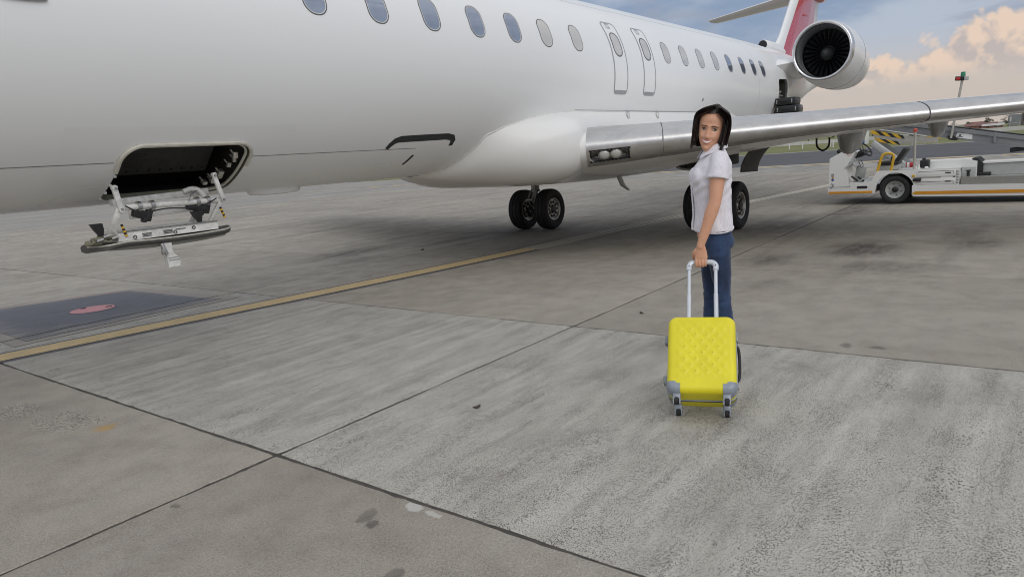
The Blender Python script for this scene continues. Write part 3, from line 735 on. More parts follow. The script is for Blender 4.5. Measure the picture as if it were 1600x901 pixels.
for side in (1, -1):
    w = MB(); rows = [wing_row(s, side) for s in SP]
    rows[-1] = [lerp(p, rows[-2][0].lerp(rows[-2][iLE], .5), .15) for p in rows[-1]]
    w.grid(rows, skip=lambda i, j: i == 1 and j in hole_j and side == 1)
    e = rows[-1]; w.add(e, [tuple(range(len(e)))])
    for k, f in enumerate(w.f):
        pass
    wing = w.build('wing', ['belly_white_paint'], plane, smooth=50)
    for (a, b, nm) in ((0, .905, 'leading_edge_panel'), (.925, 3.83, 'leading_edge_slat'), (3.85, 7.6, 'leading_edge_slat'), (7.62, 10.5, 'leading_edge_slat')):
        m = MB(); rng = (8, iLE + 9)
        ss = [a + (b - a) * k / 10 for k in range(11)] if a else [0, .04, .2, .36, .52, .7, .905]
        rw = [panel_row(s, side, .006, rng) for s in ss]
        # close the panel edges down to the wing
        hj = [j - 8 for j in hole_j]
        m.grid(rw, skip=(lambda i, j: i in (1, 2, 3) and j in hj) if (a == 0 and side == 1) else None)
        for row, s in ((rw[0], ss[0]), (rw[-1], ss[-1])): m.grid([row, panel_row(s, side, -.004, rng)])
        m.build(nm, 'bare_aluminium', wing, smooth=50)
    for s in (.915, 3.84, 7.61):
        m = MB(); m.tube(panel_row(s, side, .0055, (8, iLE + 9)), .0045, 6); m.build('panel_gap', 'black_rubber', wing)
    if side == 1:
        for off_, (ua, ub) in ((.0065, (iLE + 7, iLE + 9)),):
            m = MB(); a = [panel_row(.93 + .29 * k, 1, .0075, (iLE + 8, iLE + 9))[0] for k in range(11)]; m.tube(a, .005, 5); m.build('lower_edge_seam', 'seam_line', wing)
        m = MB(); p = wing_row(1.30, 1, .010, (iLE + 8, iLE + 9))[0]; m.box(p + Vector((.0, 0, .02)), (.03, .09, .035), Matrix.Rotation(R(25), 3, 'Y')); m.build('vent_slot', 'dull_steel', wing)
        # landing light box
        h0, h1 = panel_row(.04, 1, .006), panel_row(.52, 1, .006)
        jt, jb = iLE + 1, iLE + 6
        q = [h0[jt], h1[jt], h1[jb], h0[jb]]
        n = (q[1] - q[0]).cross(q[3] - q[0]).normalized()
        if n.x > 0: n = -n
        back = [p - n * .11 for p in q]
        lb = MB(); lb.grid([[*q], [*back]], closed_v=True); lb.add(back, [(0, 1, 2, 3)])
        box = lb.build('landing_light_box', 'lamp_housing', wing, smooth=0)
        m = MB(); fr = []
        cen = (q[0] + q[1] + q[2] + q[3]) / 4
        o_ = [cen + (p - cen) * 1.05 + n * .006 for p in q]; i_ = [cen + (p - cen) * .93 + n * .006 for p in q]; i2 = [p - n * .03 for p in i_]
        m.grid([[p - n * .012 for p in o_], o_, i_, i2], closed_v=True); m.build('light_frame', 'black_rubber', box, smooth=0)
        eu = (q[1] - q[0]).normalized(); ev = (q[3] - q[0]).normalized()
        rot = Matrix((eu, n.cross(eu), n)).transposed()
        m = MB()
        for k in range(9):
            for (pa, pb) in ((q[0], q[1]), (q[3], q[2])): m.ball(pa.lerp(pb, (k + .5) / 9).lerp(cen, .045) + n * .007, .006, 6)
        m.build('frame_screws', 'dull_steel', box)
        m = MB(); m.box(cen + ev * .075 - n * .055, (.44, .05, .04), rot, bevel=.004); m.build('light_bracket', 'dull_steel', box)
        for fx_ in (.36, .66):
            c0 = q[0].lerp(q[1], fx_).lerp(q[3].lerp(q[2], fx_), .48) - n * .012
            m = MB(); m.v = []; m.lathe([(-.07, .02), (-.05, .055), (0, .083), (.012, .086), (.012, .078), (0, .074)], (0, 0, 0), 'z', 24); m.v = [tuple(rot @ Vector(p) + c0) for p in m.v]
            lamp = m.build('landing_lamp', 'bare_aluminium', box)
            m = MB(); m.ball((0, 0, 0), .075, 20, sc=(1, 1, .5)); m.v = [tuple(rot @ Vector(p) + c0 + n * .003) for p in m.v]; m.build('lens', 'lens_glass', lamp)
# flap track fairings under the port wing
simple('dull_grey_paint', (0.26, 0.26, 0.25), .45, coat=.3, var=.15, vscale=5)
for (s, x0, x1, zt, zb, wd) in ((2.35, 12.5, 14.4, 1.60, 1.19, .14), (3.57, 13.0, 14.9, 1.66, 1.36, .12), (5.4, 13.4, 15.2, 1.70, 1.46, .11)):
    y = 5.1 - s; m = MB(); rg = []
    for k in range(12):
        t = k / 11; x = lerp(x0, x1, t); g = (max(0.03, math.sin(math.pi * min(.985, max(.015, t ** .6)))) ** .5); d = (zt - zb) * g; w_ = wd * g
        rg.append([Vector((x, y + w_ * a, zt - d * b)) for a, b in ((-1, -.15), (-1, .0), (-.93, .2), (-.72, .55), (-.5, .85), (-.33, .97), (0, 1), (.33, .97), (.5, .85), (.72, .55), (.93, .2), (1, 0), (1, -.15))])
    m.loft(rg); m.build('flap_track_fairing', 'dull_grey_paint', plane, smooth=35)
m = MB(); m.tube(spline([(12.6, 3.15, 1.50), (12.6, 3.14, 1.36), (12.6, 3.05, 1.29), (12.6, 2.96, 1.36), (12.6, 2.95, 1.50)], 6), .016, 8); m.build('fuel_vent_loop', 'black_rubber', plane)
# open wheel well under the wing root
m = MB(); m.box((12.8, 5.1, 1.29), (1.0, .8, .32), bevel=.03); m.build('wheel_well', 'hold_lining', plane)
m = MB()
for k in range(7): m.tube(spline([(12.25 + .14 * k, 5.5 - .1 * k, 1.16), (12.25 + .15 * k, 5.2, 1.10 + .03 * (k % 3)), (12.3 + .14 * k, 4.75, 1.18)], 4), .022, 6)
for k in range(5): m.box((12.25 + .23 * k, 4.9 + .2 * (k % 2), 1.11 + .015 * k), (.13, .18, .10), Matrix.Rotation(.3 * k, 3, 'Z'), bevel=.01)
m.build('well_pipework', 'dull_steel', plane)
# ---- main landing gear
def wheel(parent, y, x, out):
    r = .425
    m = MB(); m.lathe([(-.10, .24), (-.135, .27), (-.15, .33), (-.145, .375), (-.12, .41), (-.09, r - .003), (-.088, r - .014), (-.07, r - .014), (-.068, r), (-.02, r + .002), (-.018, r - .012), (.018, r - .012), (.02, r + .002), (.068, r), (.07, r - .014), (.088, r - .014), (.09, r - .003), (.12, .41), (.145, .375), (.15, .33), (.135, .27), (.10, .24)], (x, y, r + .002), 'y', 48)
    t_ = m.build('wheel', 'tyre_rubber', parent, smooth=35)
    m = MB(); s = out
    m.lathe([(s * .10, .245), (s * .125, .235), (s * .118, .215), (s * .085, .20), (s * .075, .10), (s * .10, .085), (s * .105, .0)], (x, y, r), 'y', 40)
    m.lathe([(-s * .10, .245), (-s * .12, .23), (-s * .05, .20), (-s * .04, .0)], (x, y, r), 'y', 32)
    rim = m.build('rim', 'wheel_alloy', t_)
    m = MB()
    for k in range(10):
        a = 2 * math.pi * k / 10; m.box((x + .150 * math.cos(a), y + s * .086, r + .150 * math.sin(a)), (.056, .024, .048), Matrix.Rotation(-a, 3, 'Y'), bevel=.004)
    m.lathe([(s * .10, .088), (s * .125, .080), (s * .13, .0)], (x, y, r), 'y', 20)
    m.build('rim_holes', 'black_paint', t_)
    return t_
def gear(side):
    cy = FD - side * 2.0; x = 12.4
    g = MB(); g.lathe([(.40, .05), (.42, .075), (.62, .078), (.63, .055), (.80, .055), (.80, .10), (.84, .105), (.86, .09), (1.35, .09)], (x, cy, 0), 'z', 20)
    leg = g.build('main_gear', 'dull_steel', plane)
    m = MB(); m.tube([(x, cy - .40, .425), (x, cy + .40, .425)], .05, 14); m.build('axle', 'dull_steel', leg)
    m = MB(); 
    for dy in (-.05, .05): m.tube([(x - .09, cy + dy, .84), (x - .24, cy + dy, .64)], .018, 8); m.tube([(x - .24, cy + dy, .64), (x - .07, cy + dy, .46)], .018, 8)
    m.tube([(x - .24, cy - .08, .64), (x - .24, cy + .08, .64)], .022, 8); m.build('torque_link', 'wheel_alloy', leg)
    m = MB(); m.tube([(x, cy, .95), (x, cy + side * .75, 1.30)], .035, 10); m.tube([(x - .02, cy, 1.1), (x - .5, cy + side * .1, 1.32)], .022, 8); m.tube([(x - .12, cy - .06, .5), (x - .11, cy - .05, .95), (x - .2, cy + .02, 1.25)], .010, 6); m.build('side_brace', 'dull_steel', leg)
    m = MB()
    for s in (-1, 1): m.lathe([(s * .06, .11), (s * .06, .17), (s * .16, .17), (s * .16, .11)], (x, cy, .425), 'y', 24)
    m.build('brake_pack', 'black_paint', leg)
    m = MB()
    for (dx, dy, dz, rr) in ((-.14, .12, .50, .03), (-.16, -.05, .46, .024), (-.15, .05, .40, .02), (-.12, -.12, .55, .022)): m.ball((x + dx, cy + dy, dz), rr, 10)
    m.build('hydraulic_fittings', 'bare_aluminium', leg)
    m = MB(); m.box((x - .02, cy + side * .05, 1.035), (.62, .40, .035), Matrix.Rotation(.06, 3, 'Y'), bevel=.012); m.build('leg_fairing', 'cream_seal', leg)
    wheel(leg, cy - .335, x, -1); wheel(leg, cy + .335, x, -1)
    m = MB(); rows = []
    for k in range(9):
        t = k / 8; rows.append([(x + lerp(-.42, .42, j / 8), cy - side * (.62 + .22 * (1 - t) ** 2 + .05 * math.sin(j / 8 * 3.14)), lerp(1.44, 1.02, t) - .03 * (j / 8)) for j in range(9)])
    thick = [[Vector(p) + Vector((0, side * .025, 0)) for p in r] for r in rows]
    m.loft([r + q[::-1] for r, q in zip(rows, thick)]); m.build('gear_door', 'hold_panel', leg)
gear(1); gear(-1)

# ---- engines
def engine(side):
    cy = FD - side * 2.17; cz = 3.57; X = 19.0
    def bld(m, *a, **k):
        m.v = [(v[0], v[1] + side * .03 * max(0, v[0] - X - .15), v[2] - .07 * max(0, v[0] - X - .15)) for v in m.v]; return m.build(*a, **k)
    m = MB(); m.lathe([(.16, .722), (.4, .752), (.8, .774), (1.2, .776), (1.8, .755), (2.4, .695), (3.0, .605), (3.05, .59), (3.0, .57)], (X, cy, cz), 'x', 64)
    nac = bld(m, 'engine_nacelle', 'aircraft_white_paint', plane, smooth=50)
    lip = [(.165, .724)] + [(.165 - .165 * math.sin(R(a)), .668 + .056 * math.cos(R(a)) ** .8) for a in (15, 30, 45, 60, 75, 88)] + [(.012, .645), (.045, .627), (.10, .614)]
    m = MB(); m.lathe(lip, (X, cy, cz), 'x', 72); bld(m, 'inlet_lip', 'polished_lip_metal', nac, smooth=60)
    m = MB(); m.lathe([(.10, .614), (.3, .603), (.5, .603), (.55, .603)], (X, cy, cz), 'x', 64); bld(m, 'inlet_duct', 'duct_grey', nac)
    m = MB(); m.lathe([(.55, .603), (.56, .585), (.75, .59), (.95, .595), (.95, .02)], (X, cy, cz), 'x', 48); bld(m, 'fan_case', 'black_paint', nac)
    m = MB(); m.lathe([(.34, .002), (.36, .035), (.41, .080), (.50, .13), (.60, .16), (.70, .17)], (X, cy, cz), 'x', 32); bld(m, 'spinner', 'spinner_grey', nac)
    # fan blades: one mesh, turned about the shaft
    rows = []
    for k in range(6):
        t = k / 5; r = lerp(.17, .583, t); tw = lerp(R(22), R(62), t); ch = lerp(.10, .155, t)
        c, s = math.cos(tw), math.sin(tw); sweep = .06 * math.sin(t * 2.6)
        rows.append([(.66 - sweep * .4 + c * ch * .5 * u + v_ * s * .008, r, s * ch * .5 * u - v_ * c * .008) for u, v_ in ((-1, 0), (-.3, 1), (.6, .8), (1, 0), (.5, -.8), (-.4, -1))])
    b = MB(); b.loft(rows)
    b0_ = None
    for k in range(26):
        if b0_ is None: o = b.build('fan_blade', 'fan_titanium', nac, smooth=60); b0_ = o
        else: o = b0_.copy(); COL.objects.link(o); o.parent = nac
        o.location = (X, cy, cz); o.rotation_euler = (2 * math.pi * k / 26, 0, 0)
    m = MB(); m.lathe([(2.6, .55), (3.0, .42), (3.5, .30), (3.55, .26), (3.2, .20), (3.9, .05)], (X, cy, cz), 'x', 40); bld(m, 'core_exhaust', 'dull_steel', nac)
    m = MB(); m.box((X + .85, cy - side * .75, cz - .10), (.05, .02, .05), bevel=.004); bld(m, 'drain_port', 'dark_marking_paint', nac)
    m = MB(); m.lathe([(1.30, .773), (1.30, .779), (1.312, .779), (1.312, .773)], (X, cy, cz), 'x', 64, closed=True); bld(m, 'cowl_seam', 'grey_outline_paint', nac)
    m = MB(); rg = []
    for k in range(8):
        t = k / 7; y = FD - side * lerp(.95, 1.47, t); xa, xb = lerp(17.75, 19.25, t ** .75), 22.4; hz = lerp(.50, .30, t ** .6); zc = lerp(3.24, 3.42, t)
        rg.append([Vector((lerp(xa, xb, .5 - .5 * math.cos(a)), y, zc + hz * math.sin(a) * (math.sin(math.pi * min(.98, max(.02, (.5 - .5 * math.cos(a)) ** .55))) ** .8) * .72)) for a in [2 * math.pi * j / 32 for j in range(32)]])
    m.loft(rg); m.build('engine_pylon', 'aircraft_white_paint', plane, smooth=60)
engine(1); engine(-1)
# ---- tail
def fin_row(z, xa, xb, tk):
    return [Vector((lerp(xa, xb, u), FD + s * h * tk, z)) for u, h, s in [(u, af(u, .11) / .055, -1) for u in (0, .01, .04, .1, .2, .35, .55, .75)] + [(1, 0, 1)] + [(u, af(u, .11) / .055, 1) for u in (.75, .55, .35, .2, .1, .04, .01)]]
def fin_x(z): return 22.62 + (z - 3.9) * 1.02, 26.72 + (z - 3.9) * .33      # swept leading and trailing edges
m = MB(); Z = [3.85, 4.2, 4.6, 5.0, 5.5, 6.0, 6.35]
m.loft([fin_row(z, fin_x(z)[0] - .42 - (.5 * (1 - sstep((z - 3.85) / .6))), fin_x(z)[1], .135) for z in Z]); fin = m.build('fin', 'aircraft_white_paint', plane, smooth=40)
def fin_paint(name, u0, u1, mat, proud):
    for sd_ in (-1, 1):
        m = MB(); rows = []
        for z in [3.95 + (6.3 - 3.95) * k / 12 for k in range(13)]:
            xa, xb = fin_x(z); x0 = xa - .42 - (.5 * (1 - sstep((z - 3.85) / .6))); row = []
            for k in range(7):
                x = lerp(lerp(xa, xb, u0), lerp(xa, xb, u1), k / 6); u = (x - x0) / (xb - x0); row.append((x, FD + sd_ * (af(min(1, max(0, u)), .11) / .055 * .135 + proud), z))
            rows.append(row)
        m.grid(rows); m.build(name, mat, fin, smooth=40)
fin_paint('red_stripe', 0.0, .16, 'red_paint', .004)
fin_paint('red_panel', .16, .55, 'mid_red_paint', .003)
fin_paint('red_panel', .55, .80, 'pale_red_paint', .003)  # red steps paler towards the trailing edge
m = MB(); m.box((fin_x(5.42)[0] + 1.1, FD - .15, 5.42), (.75, .03, .04), Matrix.Rotation(R(-6), 3, 'Y'), bevel=.008); m.build('rudder_hinge', 'red_paint', fin)
m = MB(); m.loft([[Vector((x, FD + math.cos(a) * r * .95, 4.18 + dz + math.sin(a) * r)) for a in [2 * math.pi * k / 20 for k in range(20)]] for x, r, dz in ((21.35, .135, .03), (21.45, .16, .02), (21.8, .18, 0), (22.4, .20, -.03), (23.2, .14, -.08), (23.8, .05, -.12))]); ram = m.build('ram_air_inlet', 'aircraft_white_paint', plane, smooth=60)
m = MB(); m.lathe([(21.345, .07), (21.342, .0)], (0, FD, 4.21), 'x', 20); m.lathe([(21.34, .125), (21.33, .115), (21.345, .07)], (0, FD, 4.21), 'x', 20); m.build('inlet_mouth', 'black_paint', ram)
m = MB(); st = []
for s in (-4.27, -3, -1.6, -.5, 0, .5, 1.6, 3, 4.27):
    a_ = abs(s); xa = 25.9 + a_ * .52; ch = lerp(2.1, 1.0, a_ / 4.27); zz = 6.33 - a_ * .012
    st.append([Vector((xa + u * ch, FD + s, zz + h * sg * ch)) for u, h, sg in [(u, af(u, .09), 1) for u in (1, .8, .55, .35, .2, .1, .04, .01)] + [(0, 0, 1)] + [(u, af(u, .09), -1) for u in (.01, .04, .1, .2, .35, .55, .8)]])
m.loft(st); stab = m.build('tailplane', 'belly_white_paint', plane, smooth=50)
m = MB(); m.lathe([(0, .002), (.1, .10), (.4, .20), (1.2, .25), (2.2, .20), (2.9, .06), (3.0, .002)], (25.35, FD, 6.28), 'x', 28); m.build('tail_bullet', 'mid_red_paint', stab)
m = MB(); m.box((25.0, FD - .55, 3.38), (.16, .03, .20), Matrix.Rotation(R(12), 3, 'Z'), bevel=.01); m.build('tail_vent', 'dark_marking_paint', plane)

# ---- front baggage hold: lined opening, seal, hinge mechanism and the lowered door
def liner(h, depth, name, mat, back_mat):
    lp = hole_loop(h); m = MB(); ca = R((h['a0'] + h['a1']) / 2); d = Vector((0, math.cos(ca), -math.sin(ca)))
    rows = [[fus(x, a, -.002) for x, a in lp], [fus(x, a, -.05) for x, a in lp]]
    m.grid(rows, closed_v=True); return m.build(name, mat, plane, smooth=60)
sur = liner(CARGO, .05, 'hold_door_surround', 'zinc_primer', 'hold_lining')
lp = hole_loop(CARGO)
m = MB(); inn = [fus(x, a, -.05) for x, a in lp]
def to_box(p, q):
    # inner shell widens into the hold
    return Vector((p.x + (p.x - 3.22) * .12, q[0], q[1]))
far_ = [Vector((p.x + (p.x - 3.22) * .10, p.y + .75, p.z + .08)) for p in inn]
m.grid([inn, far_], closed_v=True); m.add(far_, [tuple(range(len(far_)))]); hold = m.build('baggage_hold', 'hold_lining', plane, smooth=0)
# sloping hold wall with its stencilled notice and row of fasteners
top = [fus(x, -44.5, -.12) for x in (2.70, 3.62)]; bot = [fus(x, -68, -.16) for x in (2.66, 3.66)]
pn = MB(); pv = [top[0] + Vector((0, .22, -.02)), top[1] + Vector((0, .22, -.02)), bot[1] + Vector((0, .10, .0)), bot[0] + Vector((0, .10, .0))]
pn.add(pv + [p + Vector((0, .02, .01)) for p in pv], [(0, 1, 2, 3), (7, 6, 5, 4), (0, 4, 5, 1), (1, 5, 6, 2), (2, 6, 7, 3), (3, 7, 4, 0)])
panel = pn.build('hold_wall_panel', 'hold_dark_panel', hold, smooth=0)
m = MB()
for k in range(10): m.ball(pv[3].lerp(pv[2], (k + .5) / 10).lerp(pv[0].lerp(pv[1], (k + .5) / 10), .12) + Vector((0, -.012, .0)), .011, 8)
m.build('panel_fasteners', 'black_paint', hold)
def text(name, body, size, at, ux, uy, mat, parent, spacing=1.0):
    cu = bpy.data.curves.new(name, 'FONT'); cu.body = body; cu.size = size; cu.align_x = 'CENTER'; cu.align_y = 'CENTER'; cu.extrude = .0008; cu.space_line = spacing; cu.resolution_u = 3
    o = bpy.data.objects.new(name, cu); COL.objects.link(o)
    dg = bpy.context.evaluated_depsgraph_get(); me = bpy.data.meshes.new_from_object(o.evaluated_get(dg)); bpy.data.objects.remove(o); bpy.data.curves.remove(cu)
    ux = Vector(ux).normalized(); n = ux.cross(Vector(uy)).normalized(); uy = n.cross(ux)
    M = Matrix((ux, uy, n)).transposed()
    for v in me.vertices: v.co = M @ v.co + Vector(at)
    me.materials.clear(); me.materials.append(MATS[mat]); me.update()
    return link(name, me, parent)
px_ = (pv[1] - pv[0]).normalized(); py_ = (pv[0] - pv[3]).normalized()
text('stencil_notice', 'MAX LIMIT\nPER NET\nMAX HEIGHT\nFOR LBS\nMAX KG', .042, pv[0].lerp(pv[3], .48) + px_ * .27 + px_.cross(py_) * (-.004 if px_.cross(py_).y > 0 else .004), px_, py_, 'stencil_ink', hold, 1.0)
# cream seal standing proud round the top and the aft edge
arc = [p for p in hole_loop(CARGO, .006, 10)]
n_ = len(arc)
top_arc = [p for p in arc if p[1] > -53.5]
top_arc.sort(key=lambda p: math.atan2((p[1] + 58.5) / 30, p[0] - 3.22))
m = MB(); m.tube([fus(x, a, .012) for x, a in top_arc], .017, 8); m.build('door_seal', 'cream_seal', sur)
side_arc = [p for p in hole_loop(CARGO, -.03, 10) if p[0] > 3.60 or p[1] > -43.5]; side_arc.sort(key=lambda p: math.atan2((p[1] + 58.5) / 30, p[0] - 3.22))
m = MB(); m.tube([fus(x, a, -.02) for x, a in side_arc], .013, 8); m.build('inner_seal', 'cream_seal', sur)
m = MB()
for (x, a, s) in ((3.70, -50, .05), (3.72, -53, .035), (3.69, -56, .04), (3.66, -62, .055), (3.69, -65, .04), (3.63, -67, .05), (3.66, -70, .035), (3.58, -70, .045)):
    p = fus(x, a, -.06); m.box(p, (s, s * .8, s * 1.2), Matrix.Rotation(a, 3, 'X'), bevel=.006); m.tube([p, p + Vector((-.05, -.02, .05))], .007, 6)
m.build('latch_fittings', 'wheel_alloy', sur)
m = MB()
for k in range(5): m.box(fus(2.645, -50 - 5.5 * k, .002), (.022, .02, .022), bevel=.004)
m.build('door_stops', 'door_frame_white', sur)
# sill rail and mechanism (reference plane y ~ 6.0 to 6.4)
hd = MB()
def P(x, z, y=6.15): return Vector((x, y, z))
hd.box((3.10, 6.27, 1.445), (.86, .08, .055), Matrix.Rotation(R(-2.0), 3, 'Y'), bevel=.008); hinge = hd.build('hold_door_hinge', 'door_frame_white', plane)
m = MB(); m.tube([P(2.66, 1.385, 6.05), P(3.50, 1.372, 6.05)], .026, 14); m.build('torque_tube', 'door_frame_white', hinge)
m = MB(); m.box((3.08, 6.20, 1.325), (.62, .05, .075), Matrix.Rotation(R(-1.5), 3, 'Y'), bevel=.01); m.build('balance_beam', 'belly_white_paint', hinge)
for (x, z) in ((2.79, 1.383), (2.90, 1.382), (3.30, 1.377), (3.40, 1.375)):
    m = MB(); m.lathe([(-.014, .030), (-.014, .043), (.014, .043), (.014, .030)], (x, 6.05, z), 'x', 18, closed=True); m.build('tube_clamp', 'dull_steel', hinge)
for br in (((2.80, 1.32, .12, .07), (2.87, 1.30, .05, .10), (2.83, 1.27, .04, .05)), ((3.28, 1.325, .14, .06), (3.38, 1.31, .08, .09), (3.34, 1.28, .04, .06))):
    m = MB()
    for (x, z, sx, sz) in br: m.box((x, 6.08, z), (sx, .06, sz), Matrix.Rotation(.35, 3, 'Y'), bevel=.012)
    m.build('crank_bracket', 'black_paint', hinge)
def arm(pts, w, t, name='hinge_arm'):
    m = MB()
    for a, b in zip(pts, pts[1:]):
        a, b = Vector(a), Vector(b); d = (b - a); L = d.length; d.normalize(); s = d.cross(Vector((0, 1, 0))).normalized(); n = s.cross(d)
        m.box((a + b) / 2, (w, t, L + w * .5), Matrix((s, n, d)).transposed(), bevel=min(w, t) * .22)
    for p in pts: m.lathe([(-t * .62, w * .02), (-t * .62, w * .50), (t * .62, w * .50), (t * .62, w * .02)], p, 'y', 16)
    return m.build(name, 'door_frame_white', hinge)
arm([(2.60, 6.0, 1.55), (2.625, 6.0, 1.37)], .044, .03)
arm([(2.625, 6.02, 1.385), (2.545, 6.10, 1.17)], .050, .035)
arm([(3.468, 6.0, 1.60), (3.525, 6.0, 1.375)], .040, .03)
arm([(3.52, 6.03, 1.37), (3.44, 6.12, 1.185)], .038, .03)
arm([(3.38, 6.2, 1.31), (3.33, 6.25, 1.19)], .04, .025)
m = MB(); m.tube(spline([(3.28, 6.22, 1.47), (3.36, 6.2, 1.49), (3.41, 6.16, 1.46), (3.42, 6.12, 1.40)], 6), .024, 10); m.build('hinge_gooseneck', 'door_frame_white', hinge)
for (x, z, lean) in ((2.60, 1.245, .10), (3.475, 1.30, .16)):
    m = MB(); d = Vector((math.sin(lean + .15), 0, -math.cos(lean + .15)))
    for k in range(6): m.tube([Vector((x, 5.98, z)) + d * (.017 * k - .01), Vector((x, 5.98, z)) + d * (.017 * (k + 1) - .01)], .011, 8, mi=(k % 2))
    m.build('warning_tag', ['black_paint', 'yellow_tape'], hinge)
for (x, z) in ((2.435, 1.23), (3.27, 1.245)):
    m = MB(); m.loft([[(x + dx * s + ox, 6.02 + dy * s * .6, zz) for dx, dy in ((-1, -1), (1, -1), (1, 1), (-1, 1))] for zz, s, ox in ((z + .05, .042, -.015), (z, .034, 0), (z - .05, .016, .012))]); m.build('latch_cam', 'black_paint', hinge)
m = MB()
m.tube(spline([(2.66, 6.0, 1.40), (2.78, 5.99, 1.335), (3.0, 5.99, 1.345), (3.28, 5.99, 1.33), (3.46, 6.0, 1.39)], 6), .006, 6); m.build('control_cable', 'black_rubber', hinge)
m = MB(); m.tube(spline([(3.30, 6.02, 1.47), (3.22, 6.0, 1.43), (3.20, 6.0, 1.40)], 5), .010, 6); m.build('hydraulic_hose', 'dull_steel', hinge)
for (x, z) in ((2.605, 1.545), (2.625, 1.375), (3.47, 1.595), (3.523, 1.375)):
    m = MB(); m.lathe([(-.034, 0), (-.034, .010), (-.020, .012)], (x, 6.0, z), 'y', 10); m.build('pivot_bolt', 'dull_steel', hinge)
# the door: hangs level under the sill, its cream-white inner frame towards the viewer, dark skin beneath
dr = MB(); rows = []
for k in range(25):
    t = k / 24; x = lerp(2.38, 3.64, t)
    bow = .020 * math.sin(math.pi * t) + (.030 * (1 - sstep(t / .22))) - .010 * sstep((t - .85) / .15)
    zz = 1.104 - bow - .016 * t; wv = .34 * min(1, (1 - abs(2 * t - 1) ** 6) + .25)
    rows.append([(x, 6.22 + wv * c_ - .02, zz + dz_) for c_, dz_ in ((-.60, -.020), (-.66, .006), (-.64, .026), (0, .030), (.9, .02), (1, .005), (.9, -.02), (0, -.03), (-.45, -.022))])
dr.loft(rows); door = dr.build('hold_door', 'hold_panel', plane, smooth=50)
m = MB(); m.tube([(r[1][0], r[1][1] + .004, r[1][2] + .016) for r in rows], .0065, 8); m.build('door_edge', 'cream_seal', door)
m = MB(); sk = []
for k in range(25):
    t = k / 24; x = lerp(2.47, 3.52, t); y0 = 6.02; z0 = 1.088 - .016 * t; d_ = .055 * (math.sin(math.pi * min(1, .12 + .8 * t)) ** .5)
    sk.append([(x, y0, z0), (x, y0 + .012, z0 - d_ * .6), (x, y0 + .04, z0 - d_), (x, y0 + .055, z0 - d_), (x, y0 + .03, z0 - d_ * .5), (x, y0 + .02, z0)])
m.loft(sk); m.build('door_skin', 'dull_grey_paint', door, smooth=60)
m = MB(); rg = []
for k in range(13):
    t = k / 12; x = lerp(2.56, 3.43, t); rg.append([(x, 6.0, 1.112 + .004 * t), (x, 5.985, 1.118), (x, 5.99, 1.192 - .006 * t), (x, 6.02, 1.20 - .006 * t), (x, 6.26, 1.20 - .006 * t), (x, 6.26, 1.10)])
m.loft(rg); inner = m.build('door_inner_frame', 'door_frame_white', door, smooth=30)
m = MB(); m.tube([(2.56, 5.984, 1.196), (3.43, 5.984, 1.190)], .006, 6); m.build('frame_seam', 'seam_line', door)
def plac(x, z, w, h, lines):
    m = MB()
    for k in range(lines): m.box((x, 5.983, z + h * (.5 - (k + .5) / lines)), (w * (1 - .15 * (k % 2)), .004, h / lines * .45))
    m.build('door_placard', 'stencil_ink', door)
plac(2.79, 1.148, .08, .034, 3); plac(2.97, 1.152, .085, .036, 3); plac(3.08, 1.162, .09, .012, 1)
for (x, z) in ((2.69, 1.14), (3.20, 1.158), (3.03, 1.14)):
    m = MB(); m.lathe([(-.003, .010), (-.003, .016), (.001, .016), (.001, .010)], (x, 5.984, z), 'y', 14, closed=True); m.build('rotate_symbol', 'stencil_ink', door)
m = MB()
for (x, y, z, s) in ((2.42, 6.06, 1.14, .07), (2.49, 6.10, 1.16, .06), (2.37, 6.08, 1.13, .05), (2.53, 6.03, 1.15, .045)):
    m.box((x, y, z), (s, s * 1.2, s * .8), Matrix.Rotation(x * 9, 3, 'Z'), bevel=.01)
m.tube(spline([(2.36, 6.02, 1.125), (2.42, 6.0, 1.15), (2.50, 6.0, 1.13), (2.55, 6.02, 1.17)], 4), .010, 6); m.tube([(2.38, 6.0, 1.16), (2.56, 6.02, 1.16)], .014, 8)
m.build('latch_mechanism', 'zinc_primer', door)
m = MB()
for (x, z) in ((2.395, 1.145), (2.45, 1.17), (2.51, 1.15)): m.tube([(x, 5.99, z), (x + .05, 5.99, z + .01)], .013, 8)
m.build('latch_springs', 'dull_steel', door)
# white pull handle bracket hanging under the door
m = MB(); m.loft([[(cx_ - w_ / 2, 6.0, z), (cx_ + w_ / 2, 6.0, z), (cx_ + w_ / 2, 6.06, z), (cx_ - w_ / 2, 6.06, z)] for cx_, w_, z in ((2.945, .085, 1.09), (2.95, .08, 1.06), (2.955, .062, 1.0), (2.965, .060, .965), (2.985, .105, .915), (2.99, .112, .90), (2.985, .10, .845))]); hb = m.build('door_pull', 'door_frame_white', door, smooth=30)
m = MB(); m.tube([(2.905, 6.0, 1.055), (2.915, 5.99, 1.0), (2.93, 5.99, .965)], .017, 8); m.box((2.90, 5.99, .985), (.02, .03, .05), bevel=.004); m.build('pull_latch', 'dull_steel', door)
m = MB(); m.tube([(2.94, 5.997, .925), (3.035, 5.997, .925)], .003, 5); m.tube([(2.94, 5.997, .905), (3.04, 5.997, .905)], .003, 5); m.build('pull_seam', 'grey_outline_paint', door)
# rounded repair patch outline forward of the door
m = MB(); surf_strip(m, spline([(2.20, -74.5, 0), (2.28, -68, 0), (2.38, -63.5, 0), (2.52, -61.8, 0), (2.63, -61.5, 0)], 5) if False else [(p.x, p.y) for p in spline([(2.20, -74.5, 0), (2.28, -68, 0), (2.38, -63.5, 0), (2.52, -61.8, 0), (2.63, -61.5, 0)], 5)], .010, .0015); m.build('patch_outline', 'edge_sealant', plane)
